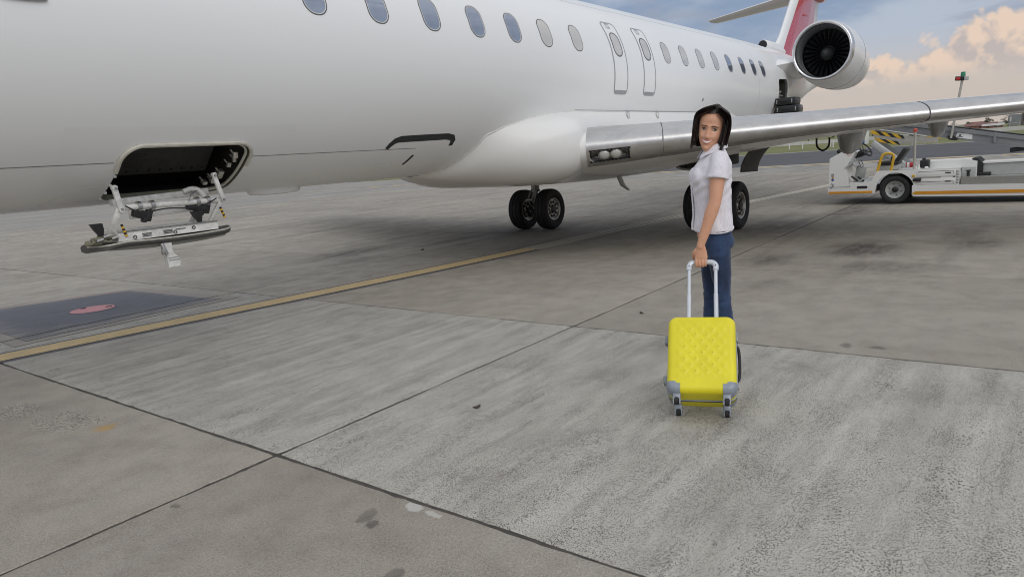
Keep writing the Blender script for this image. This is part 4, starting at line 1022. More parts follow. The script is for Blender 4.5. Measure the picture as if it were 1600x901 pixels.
# ---- aft hold opening
asur = liner(AFT, .05, 'aft_door_surround', 'dull_steel', 'hold_lining')
lp = hole_loop(AFT); inn = [fus(x, a, -.05) for x, a in lp]; far_ = [p + Vector((0, .8, 0)) for p in inn]
m = MB(); m.grid([inn, far_], closed_v=True); m.add(far_, [tuple(range(len(far_)))]); ah = m.build('aft_hold', 'hold_lining', plane, smooth=0)
m = MB(); m.tube(spline([(18.62, 5.62, 2.82), (18.75, 5.62, 2.68), (18.95, 5.62, 2.70)], 5), .03, 8); m.box((18.6, 5.66, 2.55), (.16, .05, .22), bevel=.02); m.box((18.95, 5.66, 2.50), (.14, .05, .30), bevel=.02); m.tube([(18.5, 5.62, 2.62), (19.1, 5.62, 2.60)], .022, 8); m.build('hold_net_fittings', 'duct_grey', ah)
# ------------------------------------------------------------------ belt loader
paint_white('loader_white_paint', (0.76, 0.765, 0.75), .38)
simple('loader_grey_paint', (0.20, 0.205, 0.21), .5, coat=.2, var=.12, vscale=4)
simple('pale_grey_paint', (0.42, 0.43, 0.42), .5, coat=.2, var=.1, vscale=4)
simple('rib_beige', (0.36, 0.345, 0.30), .6, var=.12)
simple('orange_stripe', (0.66, 0.29, 0.02), .42, coat=.3, var=.08)
simple('rail_yellow', (0.64, 0.38, 0.02), .38, coat=.4, var=.08)
simple('seat_vinyl', (0.018, 0.018, 0.018), .5, var=.2, bump=.2)
simple('extinguisher_red', (0.45, 0.015, 0.02), .35, coat=.4)
simple('beacon_red', (0.62, 0.09, 0.05), .25, coat=.6)
simple('beacon_green', (0.01, 0.22, 0.11), .25, coat=.6)
simple('pole_alloy', (0.50, 0.48, 0.43), .4, metal=.6, var=.12)
simple('sign_white', (0.72, 0.72, 0.70), .5)
simple('decal_blue', (0.03, 0.10, 0.32), .5)
def tread():
    m, t, b = new_mat('tread_plate')
    oc = t.node('ShaderNodeTexCoord').outputs['Object']
    v = t.voro(t.scale(oc, (1, 24, 24)), 1.0, rand=.15)
    c = t.mix(t.mapr(v, .1, .5), (0.60, 0.60, 0.57), (0.36, 0.36, 0.34)); t.put(b.inputs['Base Color'], t.mix(t.mapr(t.noise(oc, 5, 5, .6), .4, .7, 0, .4), c, (0.40, 0.39, 0.35)))
    b.inputs['Metallic'].default_value = .7; b.inputs['Roughness'].default_value = .45
    t.put(b.inputs['Normal'], t.bump(t.math('SUBTRACT', 1.0, v), .6, .006))
tread()
LX = 16.65
bl = thing('belt_loader', 'white belt loader with yellow guard rail, orange stripes and raised grey conveyor', 'baggage loader', (17.6, 1.0, 0))
def arc2(cy, cz, r, a0, a1, n): return [(cy + r * math.cos(R(lerp(a0, a1, k / n))), cz + r * math.sin(R(lerp(a0, a1, k / n)))) for k in range(n + 1)]
# body side: sill, floor, front mudguard and deck in one pressed outline
out = [(3.92, .245), (3.92, .43), (3.49, .43), (3.47, .485), (3.06, .485), (2.955, .70), (1.46, .705), (1.46, .30), (2.30, .30), (2.30, .38), (2.27, .385)]
arch = arc2(2.61, .30, .36, 180, 4, 16)
body_pts = [(3.92, .245), (3.92, .43), (3.49, .43), (3.47, .485), (3.06, .485), (2.95, .70), (1.46, .705), (1.46, .30)] + arch + [(2.985, .245)]
m = MB()
for (x0, x1) in ((LX, LX + .03), (18.52, 18.55)): m.prism(body_pts, 'x', x0, x1)
m.box((17.6, 3.45, .33), (1.86, .90, .16), bevel=.01); m.box((17.6, 2.1, .665), (1.86, 1.28, .06)); m.box((17.6, 1.475, .5), (1.86, .03, .38))
body = m.build('body', 'loader_white_paint', bl, smooth=30)
m = MB(); m.prism([(3.90, .40), (3.885, 1.02), (3.57, 1.185), (3.375, 1.13), (3.555, .80), (3.49, .40)], 'x', LX - .012, LX + .62); cow = m.build('cowling', 'loader_white_paint', bl, smooth=30)
m = MB(); m.tube([(LX - .012, 3.555, .80), (LX - .012, 3.36, .99)], .022, 8); m.box((LX + .3, 3.44, .90), (.6, .035, .22), Matrix.Rotation(R(-44), 3, 'X'), bevel=.008); m.build('dashboard', 'pale_grey_paint', cow)
m = MB(); m.box((LX + .45, 3.36, .62), (.03, .20, .36), Matrix.Rotation(R(10), 3, 'X'), bevel=.006); m.box((LX + .3, 3.30, .51), (.3, .22, .03), Matrix.Rotation(R(-30), 3, 'X'), bevel=.006); m.build('pedal_box', 'pale_grey_paint', cow)
m = MB(); m.box((LX + .10, 3.40, .56), (.08, .03, .17), Matrix.Rotation(R(-50), 3, 'X'), bevel=.006); m.box((LX + .22, 3.30, .54), (.08, .03, .16), Matrix.Rotation(R(-50), 3, 'X'), bevel=.006); m.tube(spline([(LX + .02, 3.27, .96), (LX + .02, 3.22, .84), (LX + .02, 3.26, .80), (LX + .02, 3.31, .94)], 5), .007, 5); m.build('pedals', 'black_paint', cow)
m = MB(); m.ball((LX + .02, 3.70, 1.16), .05, 12, sc=(.6, 1, 1.1)); m.tube([(LX + .02, 3.70, 1.12), (LX + .05, 3.66, 1.06)], .012, 6); m.build('side_lamp', 'black_paint', cow)
# decals on the cowling
m = MB(); m.box((LX - .014, 3.82, .655), (.004, .055, .07)); m.build('instruction_decal', 'grey_outline_paint', cow)
m = MB(); m.prism([(3.85, .585), (3.79, .585), (3.82, .63)], 'x', LX - .016, LX - .012); m.build('warning_triangle', 'orange_stripe', cow)
m = MB(); m.lathe([(-.004, .0), (-.004, .026), (0, .026)], (LX - .012, 3.82, .555), 'x', 18); m.build('blue_roundel', 'decal_blue', cow)
m = MB(); m.lathe([(-.002, .040), (-.004, .043), (-.004, .047), (0, .048)], (LX - .012, 3.49, 1.11), 'x', 28); m.box((LX - .015, 3.49, 1.11), (.003, .005, .08), Matrix.Rotation(R(45), 3, 'X')); m.build('prohibition_sign', 'warning_red', cow)
m = MB(); m.box((LX - .004, 3.60, .415), (.006, .26, .03), Matrix.Rotation(R(4), 3, 'X')); m.build('worn_patch', 'rib_beige', cow)
m = MB(); m.tube(spline([(LX - .02, 3.84, .47), (LX - .04, 3.80, .445), (LX - .03, 3.83, .40), (LX - .01, 3.87, .39)], 5), .007, 6); m.build('tow_hook', 'black_paint', body)
for (y0, y1) in ((3.905, 3.03), (2.975, 2.82)):
    if y1 > 2.9: m = MB(); m.box((LX - .003, (y0 + y1) / 2, .272), (.008, abs(y0 - y1) , .05), bevel=.002); m.build('orange_band', 'orange_stripe', body) if y0 > 3.5 else None
m = MB(); m.box((LX - .003, 3.42, .2725), (.008, .0, .0)) if False else None
m = MB()
sl = [(y, z) for y, z in rrect(3.23, .375, .105, .028, .026, 6)]
m.prism(sl, 'x', LX - .004, LX + .001); m.build('step_slot', 'black_paint', body)
# steering wheel and seat
sw = MB(); c0 = Vector((LX + .30, 3.235, 1.165)); nrm = Vector((0, -.62, .78)).normalized(); ux = Vector((1, 0, 0)); uy = nrm.cross(ux)
nrm = Vector((-.25, -.72, .60)).normalized(); ux = nrm.cross(Vector((0, 0, 1))).normalized(); uy = nrm.cross(ux)
sw.tube([c0 + ux * .17 * math.cos(2 * math.pi * k / 28) + uy * .17 * math.sin(2 * math.pi * k / 28) for k in range(28)], .016, 8, closed=True)
for k in range(3): a = 2 * math.pi * k / 3 + .5; sw.tube([c0 - nrm * .03, c0 + (ux * math.cos(a) + uy * math.sin(a)) * .165], .011, 6)
sw.tube([c0 - nrm * .02, c0 - nrm * .30], .025, 8); sw.build('steering_wheel', 'black_paint', bl)
m = MB(); m.box((LX + .50, 3.34, 1.08), (.34, .16, .13), Matrix.Rotation(R(-20), 3, 'X'), bevel=.02); m.build('column_housing', 'black_paint', bl)
st_ = MB(); st_.box((LX + .45, 2.78, .85), (.50, .40, .085), bevel=.03); st_.box((LX + .45, 2.545, 1.0), (.46, .09, .34), Matrix.Rotation(R(-32), 3, 'X').inverted(), bevel=.03); st_.ball((LX + .35, 2.72, .935), .04, 10, sc=(1, .8, 1.6)); st_.build('seat', 'seat_vinyl', bl)
m = MB(); m.box((LX + .45, 2.78, .76), (.42, .36, .11), bevel=.01); m.build('seat_box', 'pale_grey_paint', bl)
m = MB(); m.tube(spline([(LX + .03, 2.945, .70), (LX + .03, 2.90, .88), (LX + .03, 2.865, 1.00), (LX + .03, 2.81, 1.055), (LX + .03, 2.70, 1.055), (LX + .03, 2.645, 1.01), (LX + .03, 2.655, .90), (LX + .03, 2.69, .70)], 6), .027, 12); m.build('guard_rail', 'rail_yellow', bl)
m = MB(); m.tube([(LX + .12, 2.275, .70), (LX + .12, 2.272, 1.50)], .026, 12); m.build('beacon_pole', 'pole_alloy', bl)
m = MB(); m.lathe([(1.49, .032), (1.51, .036), (1.53, .032), (1.54, .0)], (LX + .12, 2.272, 0), 'z', 16); m.lathe([(1.46, .0), (1.46, .034), (1.50, .042)], (LX + .12, 2.272, 0), 'z', 16); m.build('red_beacon', 'beacon_red', bl)
m = MB(); m.tube([(LX + .30, 2.45, .79), (LX + .30, 2.32, .79)], .055, 14); m.build('extinguisher', 'extinguisher_red', bl)
m = MB(); m.tube([(LX + .24, 2.42, .79), (LX + .24, 2.38, .79)], .058, 14); m.build('extinguisher_band', 'sign_white', bl)
m = MB(); m.box((LX + .3, 2.10, .80), (.22, .17, .17), bevel=.03); m.box((LX + .3, 2.12, .895), (.1, .06, .05), bevel=.01); m.build('fuel_filler', 'black_paint', bl)
m = MB(); m.tube([(LX + .15, 2.20, .70), (LX + .15, 2.20, .79)], .022, 8); m.box((LX + .2, 2.06, .725), (.09, .06, .05), bevel=.01); m.build('deck_valve', 'sign_white', bl)
# wheels
def lwheel(y, x, s):
    m = MB(); m.lathe([(-.10, .18), (-.125, .21), (-.13, .25), (-.115, .285), (-.08, .298), (-.04, .30), (-.035, .29), (.035, .29), (.04, .30), (.08, .298), (.115, .285), (.13, .25), (.125, .21), (.10, .18)], (x, y, .30), 'x', 40); w = m.build('wheel', 'tyre_rubber', bl, smooth=35)
    m = MB(); m.lathe([(s * .09, .185), (s * .115, .178), (s * .105, .165), (s * .06, .15), (s * .045, .09), (s * .05, .0)], (x, y, .30), 'x', 32); m.lathe([(-s * .09, .185), (-s * .03, .15), (-s * .02, 0)], (x, y, .30), 'x', 24); rm = m.build('rim', 'pale_grey_paint', w)
    m = MB(); m.lathe([(s * .045, .062), (s * .10, .058), (s * .11, .045), (s * .11, 0)], (x, y, .30), 'x', 20)
    for k in range(6): a = 2 * math.pi * k / 6 + .3; m.lathe([(s * .05, .011), (s * .066, .011), (s * .066, 0)], (x, y + .115 * math.cos(a), .30 + .115 * math.sin(a)), 'x', 8)
    m.build('hub', 'black_paint', w)
for y in (2.61, -1.35):
    lwheel(y, LX + .16, -1); lwheel(y, 18.40, 1)
m = MB(); m.tube([(LX + .1, 2.61, .30), (18.4, 2.61, .30)], .05, 10); m.tube([(LX + .1, -1.35, .30), (18.4, -1.35, .30)], .05, 10); m.box((17.6, 1.0, .34), (1.2, 5.0, .14)); m.build('chassis', 'black_paint', bl)
m = MB(); m.prism(arc2(2.61, .30, .358, 0, 180, 16), 'x', LX + .295, LX + .42); m.build('wheel_arch', 'black_paint', bl)
# side locker with two drawers and louvres
for (z0, z1) in ((.545, .665), (.395, .515)):
    m = MB(); m.box((LX - .006, 1.86, (z0 + z1) / 2), (.012, .68, z1 - z0), bevel=.004); dw = m.build('locker_drawer', 'loader_white_paint', body)
    m = MB(); zc = z1 - .03 if z0 > .5 else z0 + .03
    m.box((LX - .014, 1.655, zc + (-.02 if z0 > .5 else .02)), (.004, .10, .024), bevel=.001); m.tube([(LX - .013, 2.18, zc + .005), (LX - .013, 2.18, zc + .02), (LX - .013, 1.56, zc + .02), (LX - .013, 1.56, zc - .03)], .004, 4); m.build('drawer_handle', 'black_paint', dw)
m = MB(); m.prism([(1.78, .51), (1.78, .545), (1.90, .53), (2.24, .55), (2.24, .535), (1.95, .51)], 'x', LX - .010, LX + .002); m.build('drawer_gap', 'rib_beige', body)
m = MB(); m.box((LX - .008, 2.265, .575), (.02, .05, .05), bevel=.008); m.build('marker_lamp', 'rail_yellow', body)
m = MB(); m.box((LX - .02, 2.20, .49), (.06, .15, .06), bevel=.018); m.tube([(LX - .01, 2.12, .52), (LX - .01, 2.26, .52)], .012, 6); m.build('door_latch', 'black_paint', body)
m = MB(); m.ball((LX - .006, 1.553, .535), .017, 10, sc=(.5, 1, 1)); m.build('lock', 'black_paint', body)
for k in range(6):
    m = MB(); m.box((LX - .006, 1.495, .36 + .055 * k), (.012, .055, .022), Matrix.Rotation(R(20), 3, 'X')); m.build('louvre', 'grey_outline_paint', body)
# lower skirt with orange stripe
m = MB(); m.prism([(2.285, .19), (2.255, .155), (-2.6, .085), (-2.6, .30), (2.285, .385)], 'x', LX - .02, LX + .02); sk = m.build('skirt', 'loader_white_paint', bl, smooth=30)
m = MB(); m.prism([(2.235, .195), (2.235, .258), (-2.6, .225), (-2.6, .155)], 'x', LX - .026, LX - .018); m.build('orange_band', 'orange_stripe', sk)
m = MB(); m.prism([(2.27, .20), (2.27, .235), (2.235, .235), (2.235, .20)], 'x', LX - .03, LX - .018); m.build('marker_lamp', 'rail_yellow', sk)
m = MB(); m.prism([(1.44, .30), (1.44, .50), (-2.6, .485), (-2.6, .255)], 'x', LX + .03, LX + .06); m.build('tread_panel', 'tread_plate', bl, smooth=0)
m = MB(); m.box((LX + .35, -.55, .49), (.6, 3.96, .03)); m.build('running_board', 'tread_plate', bl, smooth=0)
m = MB(); m.prism([(.62, .325), (.5, .345), (.2, .35), (-.2, .335)], 'x', LX + .02, LX + .034); m.build('fork_pocket', 'black_paint', bl)
# engine hood, battery box, fixed bed with its black bumper
m = MB(); m.prism([(2.08, .70), (2.08, .845), (1.36, .845), (1.20, .80), (1.20, .50), (1.46, .50)], 'x', LX + .36, LX + 1.15); m.build('engine_hood', 'loader_white_paint', bl, smooth=30)
m = MB(); m.box((LX + .33, 1.335, .60), (.12, .24, .19), bevel=.006); bx = m.build('battery_box', 'pale_grey_paint', bl)
m = MB(); m.box((LX + .265, 1.335, .57), (.015, .05, .11), bevel=.004); m.box((LX + .265, 1.335, .63), (.018, .09, .015)); m.build('toggle_clamp', 'black_paint', bx)
m = MB(); m.prism([(1.14, .51), (1.14, .745), (-2.6, .77), (-2.6, .50)], 'x', LX + .50, LX + 1.2); m.build('fixed_bed', 'pale_grey_paint', bl, smooth=0)
m = MB(); m.prism([(1.14, .745), (1.14, .775), (-2.6, .80), (-2.6, .77)], 'x', LX + .47, LX + 1.2); m.build('bed_rail', 'loader_white_paint', bl, smooth=0)
m = MB(); m.prism([(1.30, .85), (1.20, .86), (1.10, .75), (1.10, .51), (1.20, .51), (1.20, .72)], 'x', LX + .44, LX + 1.25); m.box((LX + .42, 1.08, .54), (.10, .24, .07), bevel=.02); m.build('bed_bumper', 'black_rubber', bl, smooth=30)
# lifting arm behind the seat
m = MB()
for x in (17.75, 18.45): m.tube([(x, 3.25, 1.28), (x, 2.55, .70)], .05, 8, flat=(1.0, 1.6, (0, .7, .7)))
m.box((18.1, 2.9, .98), (.7, .05, .08), bevel=.01); m.build('lift_arm', 'pale_grey_paint', bl)
m = MB(); m.tube([(17.8, 3.05, 1.16), (17.8, 2.62, .80)], .035, 10); m.build('lift_cylinder', 'black_paint', bl)
# conveyor boom rising to the aft hold door
def zt(y): return 1.225 + .216 * (y - .49) if y < 2.42 else lerp(1.643, 2.09, (y - 2.42) / 2.75)
bx0, bx1 = 18.0, 18.62
YB = [-3.9, -2, -.5, .49, 1.4, 2.42, 3.4, 4.3, 5.17]
bm2 = MB(); bm2.loft([[(bx0 + .03, y, zt(y) - .225), (bx0 + .03, y, zt(y) - .085), (bx0, y, zt(y) - .085), (bx0, y, zt(y)), (bx1, y, zt(y)), (bx1, y, zt(y) - .225)] for y in YB]); boom = bm2.build('conveyor_boom', 'loader_grey_paint', bl, smooth=20)
m = MB(); m.loft([[(bx0 + .06, y, zt(y) + .004), (bx0 + .06, y, zt(y) + .022), (bx1 - .06, y, zt(y) + .022), (bx1 - .06, y, zt(y) + .004)] for y in YB]); m.build('belt', 'black_rubber', boom)
m = MB(); m.loft([[(bx0 + .01, y, zt(y) - .24), (bx0 + .01, y, zt(y) - .225), (bx0 + .05, y, zt(y) - .225), (bx0 + .05, y, zt(y) - .24)] for y in YB]); m.build('lower_flange', 'loader_grey_paint', boom, smooth=0)
for y in (.98, -.6, 3.0, 4.2):
    m = MB(); m.box((bx0 + .02, y, zt(y) - .11), (.045, .05, .235), Matrix.Rotation(R(-3), 3, 'X')); m.build('boom_rib', 'loader_grey_paint', boom)
def boomp(y, dz): return (bx0 + .026, y, zt(y) + dz)
m = MB(); q = [boomp(1.66, -.098), boomp(1.38, -.092), boomp(1.38, -.205), boomp(1.68, -.205)]; m.add(q + [(p[0] + .006, p[1], p[2]) for p in q], [(0, 1, 2, 3), (0, 4, 5, 1), (1, 5, 6, 2), (2, 6, 7, 3), (3, 7, 4, 0)]); sg = m.build('boom_sign', 'sign_white', boom, smooth=0)
m = MB(); c = Vector(boomp(1.60, -.145)); m.ball(c + Vector((-.004, 0, 0)), .022, 12, sc=(.15, 1, .8)); m.box(c + Vector((-.003, 0, -.028)), (.003, .10, .012), Matrix.Rotation(R(8), 3, 'X')); m.build('sign_logo', 'stencil_ink', sg)
m = MB(); m.box((bx0 + .2, .56, zt(.56) - .285), (.2, .32, .09), Matrix.Rotation(R(-5), 3, 'X'), bevel=.015); m.build('belt_motor', 'black_paint', boom)
m = MB(); m.prism([(1.83, 1.32), (1.73, 1.33), (1.62, 1.245), (1.66, 1.215), (1.80, 1.24)], 'x', bx0 - .05, bx0 + .02); m.build('pole_bracket', 'black_paint', boom)
m = MB(); m.tube([(bx0 - .05, 1.76, 1.27), (bx0 - .05, 1.60, 2.44)], .024, 10); m.tube([(bx0 - .02, 1.80, 1.26), (bx0 - .02, 1.72, 1.42)], .02, 8); m.build('signal_pole', 'pole_alloy', bl)
m = MB(); m.box((bx0 - .07, 1.64, 2.49), (.10, .155, .085), Matrix.Rotation(R(6), 3, 'X') @ Matrix.Rotation(R(-8), 3, 'Z'), bevel=.006); hb_ = m.build('signal_head', 'black_paint', bl)
m = MB(); m.box((bx0 - .12, 1.665, 2.49), (.02, .075, .05), Matrix.Rotation(R(-8), 3, 'Z'), bevel=.004); m.build('signal_lens', 'warning_red', hb_)
m = MB(); m.box((bx0 - .07, 1.535, 2.485), (.09, .085, .08), Matrix.Rotation(R(6), 3, 'X') @ Matrix.Rotation(R(25), 3, 'Z'), bevel=.004); m.build('signal_shield', 'pale_grey_paint', hb_)
m = MB(); m.lathe([(2.535, .045), (2.55, .047), (2.62, .040), (2.625, .0)], (bx0 - .06, 1.585, 0), 'z', 16); m.build('green_beacon', 'beacon_green', hb_)
# hazard-striped guard under the head of the boom
gp = MB(); gp.prism([(3.33, 1.575), (2.66, 1.405), (1.98, 1.30), (2.0, 1.21), (2.70, 1.215), (3.19, 1.322)], 'x', bx0 - .14, bx0 - .115); guard = gp.build('head_guard', 'rib_beige', boom, smooth=0)
def hz(a, b, c, d, n):
    """stripe band split into slanted yellow and black pieces; a-b upper edge, d-c lower edge"""
    for k in range(n):
        t0, t1 = k / n, (k + 1) / n; sh = .5 / n
        L = lambda p, q, t: (lerp(p[0], q[0], max(0, min(1, t))), lerp(p[1], q[1], max(0, min(1, t))))
        pts = [L(a, b, t0), L(a, b, t1), L(d, c, t1 + sh), L(d, c, t0 + (sh if k else 0))]
        m = MB(); m.prism(pts, 'x', bx0 - .146, bx0 - .139); m.build('hazard_stripe', 'rail_yellow' if k % 2 == 0 else 'black_paint', guard, smooth=0)
hz((3.335, 1.578), (2.66, 1.405), (2.62, 1.325), (3.27, 1.475), 6)
hz((3.24, 1.392), (2.76, 1.28), (2.70, 1.195), (3.12, 1.285), 4)
m = MB(); m.tube([(bx0 - .13, 3.3, 1.60), (bx0 - .13, 2.2, 1.345)], .018, 8); m.build('guard_bar', 'pole_alloy', guard)
# two black suitcases going in at the aft hold
simple('bag_black', (0.014, 0.014, 0.015), .38, coat=.2, var=.2, vscale=25, bump=.15)
def bag(loc, size, rz, label):
    t = thing('suitcase', label, 'suitcase', loc, 'black cases on the conveyor at the aft hold door')
    rot = Matrix.Rotation(rz, 3, 'Z'); b = Vector(loc)
    m = MB(); m.box(b + Vector((0, 0, size[2] / 2)), size, rot, bevel=.035); sh = m.build('shell', 'bag_black', t)
    m = MB(); m.box(b + Vector((0, 0, size[2] * .52)), (size[0] + .006, size[1] + .006, .018), rot); m.build('zip_band', 'black_rubber', t)
    m = MB(); f = rot @ Vector((-size[0] / 2 - .004, 0, 0)); u = rot @ Vector((0, 1, 0))
    m.tube(spline([b + f + u * .09 + Vector((0, 0, size[2] * .5)), b + f * 1.10 + u * .08 + Vector((0, 0, size[2] * .52)), b + f * 1.10 - u * .08 + Vector((0, 0, size[2] * .52)), b + f - u * .09 + Vector((0, 0, size[2] * .5))], 5), .012, 6); m.build('carry_handle', 'black_rubber', t)
    for s in (-1, 1):
        m = MB(); m.box(b + f + u * s * (size[1] / 2 - .07) + Vector((0, 0, size[2] * .5)), (.012, .03, size[2] * .5), rot, bevel=.003); m.build('latch', 'dull_steel', t)
bag((18.36, 5.24, 2.115), (.50, .56, .20), .05, 'lower black case lying flat at the aft hold door, under the engine')
bag((18.37, 5.28, 2.318), (.46, .50, .185), -.04, 'upper black case stacked on another in the aft hold doorway')
# ------------------------------------------------------------------ yellow suitcase
def quilt_yellow():
    m, t, b = new_mat('yellow_abs')
    oc = t.node('ShaderNodeTexCoord').outputs['Object']
    c = t.mix(t.mapr(t.noise(oc, 8, 5, .6), .35, .7), (0.74, 0.645, 0.008), (0.82, 0.73, 0.014))
    c = t.mix(t.mapr(t.noise(oc, 45, 4, .7), .62, .8, 0, .5), c, (0.55, 0.46, 0.03)); c = t.mix(t.mapr(t.noise(t.scale(oc, (60, 60, 160)), 1, 5, .75), .64, .70, 0, .5), c, (0.34, 0.29, 0.06)); t.put(b.inputs['Base Color'], c)
    t.put(b.inputs['Roughness'], t.mapr(t.noise(oc, 20, 4, .6), .3, .7, .36, .52)); b.inputs['Coat Weight'].default_value = .25; b.inputs['Coat Roughness'].default_value = .3
    t.put(b.inputs['Normal'], t.bump(t.noise(oc, 420, 2, .6), .12, .001))
quilt_yellow()
simple('suitcase_grey', (0.27, 0.30, 0.345), .42, coat=.2, var=.1, vscale=30)
simple('handle_pale', (0.62, 0.655, 0.71), .32, metal=.25, coat=.3, var=.06, vscale=20)
SA = Vector((.935, .355, 0)).normalized(); SR = Vector((.355, -.935, 0)).normalized()
TILT = R(42); SU = Vector((0, 0, 1)) * math.cos(TILT) + SA * math.sin(TILT); STn = -SA * math.cos(TILT) + Vector((0, 0, 1)) * math.sin(TILT)
SO = Vector((3.722, 1.552, .031))         # bottom edge of the case on the wheel side
suit = thing('suitcase', 'bright yellow hard shell cabin suitcase with quilted front, tilted on its wheels behind the woman', 'suitcase', (3.665, 1.545, 0))
def SP_(w, u, t): return SO + SR * w + SU * u + STn * t
SW, SL, SD = .382, .485, .250
SROT = Matrix((SR, SU, STn)).transposed()
def emboss(w, u):
    hw, hl = SW / 2, SL / 2; edge = min(hw - abs(w), hl - abs(u)); k = sstep((edge - .035) / .03) * (1 - sstep((-u - hl + .105) / .02)); p = .062
    a = (w * 1.0 + u * .82) / p; b_ = (w * 1.0 - u * .82) / p
    fa = abs((a % 1) - .5) * 2; fb = abs((b_ % 1) - .5) * 2
    return ((fa + fb) * .5 * .0046 + .0018 * (1 - abs(fa - fb))) * k - .002 * k
def half(t0, t1, rc, emb, name, grow=0.0, keep=None, mat='yellow_abs', parent=None):
    """one half shell: rim at t0, rounded over to the face at t1"""
    rings = []; hw, hl, r0 = SW / 2 + grow, SL / 2 + grow, .052 + grow; sg = 1 if t1 > t0 else -1; D = abs(t1 - t0)
    def ring(d, t):
        out = []
        for w, u in rrect(0, 0, hw - d, hl - d, max(r0 - d, .006), 16): out.append((w, u, t))
        # densify straight runs
        res = []
        for k, p in enumerate(out):
            q = out[(k + 1) % len(out)]; L = math.hypot(q[0] - p[0], q[1] - p[1]); n = 1
            if (k + 1) % 17 == 0: n = 34 if (k // 17) % 2 == 0 else 44
            for i in range(n): res.append((lerp(p[0], q[0], i / n), lerp(p[1], q[1], i / n), t))
        return res
    rings.append(ring(.0, t0)); rings.append(ring(.0, t0 + sg * .3 * (D - rc)))
    for k in range(9):
        a = math.pi / 2 * k / 8; rings.append(ring(rc * (1 - math.cos(a)) * .92, t0 + sg * (D - rc + rc * math.sin(a))))
    dd = rc * .92
    while dd < hw - .012:
        dd += .0058; rings.append(ring(min(dd, hw - .008), t1))
    rows = []
    for rg in rings:
        row = []
        for (w, u, t) in rg:
            e = 0
            if emb:
                e = emboss(w, u)
            row.append(SP_(w, u + SL / 2, t + sg * e))
        rows.append(row)
    if keep:
        n = len(rings[0]); m = MB()
        m.grid(rows, closed_v=True, skip=lambda i, j: not keep(rings[i][j][0], rings[i][j][1] + SL / 2, rings[i][j][2]))
        return m.build(name, mat, parent or suit, smooth=45)
    m = MB(); m.grid(rows, closed_v=True); o = len(m.v) - len(rows[-1]); m.f.append(tuple(range(o, o + len(rows[-1])))); m.m.append(0)
    return m.build(name, 'yellow_abs', suit, smooth=35)
front = half(.118, SD, .036, True, 'front_shell'); back = half(.110, 0, .036, False, 'back_shell')
m = MB(); z1 = [SP_(w, u + SL / 2, .114) for w, u in rrect(0, 0, SW / 2 + .0025, SL / 2 + .0025, .054, 10)]
z0 = [SP_(w, u + SL / 2, .103) for w, u in rrect(0, 0, SW / 2 + .0025, SL / 2 + .0025, .054, 10)]; z2 = [SP_(w, u + SL / 2, .121) for w, u in rrect(0, 0, SW / 2 + .0025, SL / 2 + .0025, .054, 10)]
zi0 = [SP_(w, u + SL / 2, .103) for w, u in rrect(0, 0, SW / 2 - .006, SL / 2 - .006, .05, 10)]; zi2 = [SP_(w, u + SL / 2, .121) for w, u in rrect(0, 0, SW / 2 - .006, SL / 2 - .006, .05, 10)]
m.grid([zi0, z0, z1, z2, zi2], closed_v=True); m.build('zip', 'black_rubber', suit)
m = MB(); m.tube([SP_(w, u + SL / 2, .1245) for w, u in rrect(0, 0, SW / 2 + .002, SL / 2 + .002, .054, 10)], .0050, 8, closed=True); m.build('rim_trim', 'suitcase_grey', suit)
m = MB()
p = .062
for i in range(-12, 13):
    for j in range(-12, 13):
        w = (i + j) * p / 2; u = (i - j) * p / (2 * .82)
        if abs(w) < SW / 2 - .07 and -SL / 2 + .12 < u < SL / 2 - .055: m.ball(SP_(w, u + SL / 2, SD + emboss(w, u)), .0019, 6)
m.build('dimples', 'black_rubber', suit)
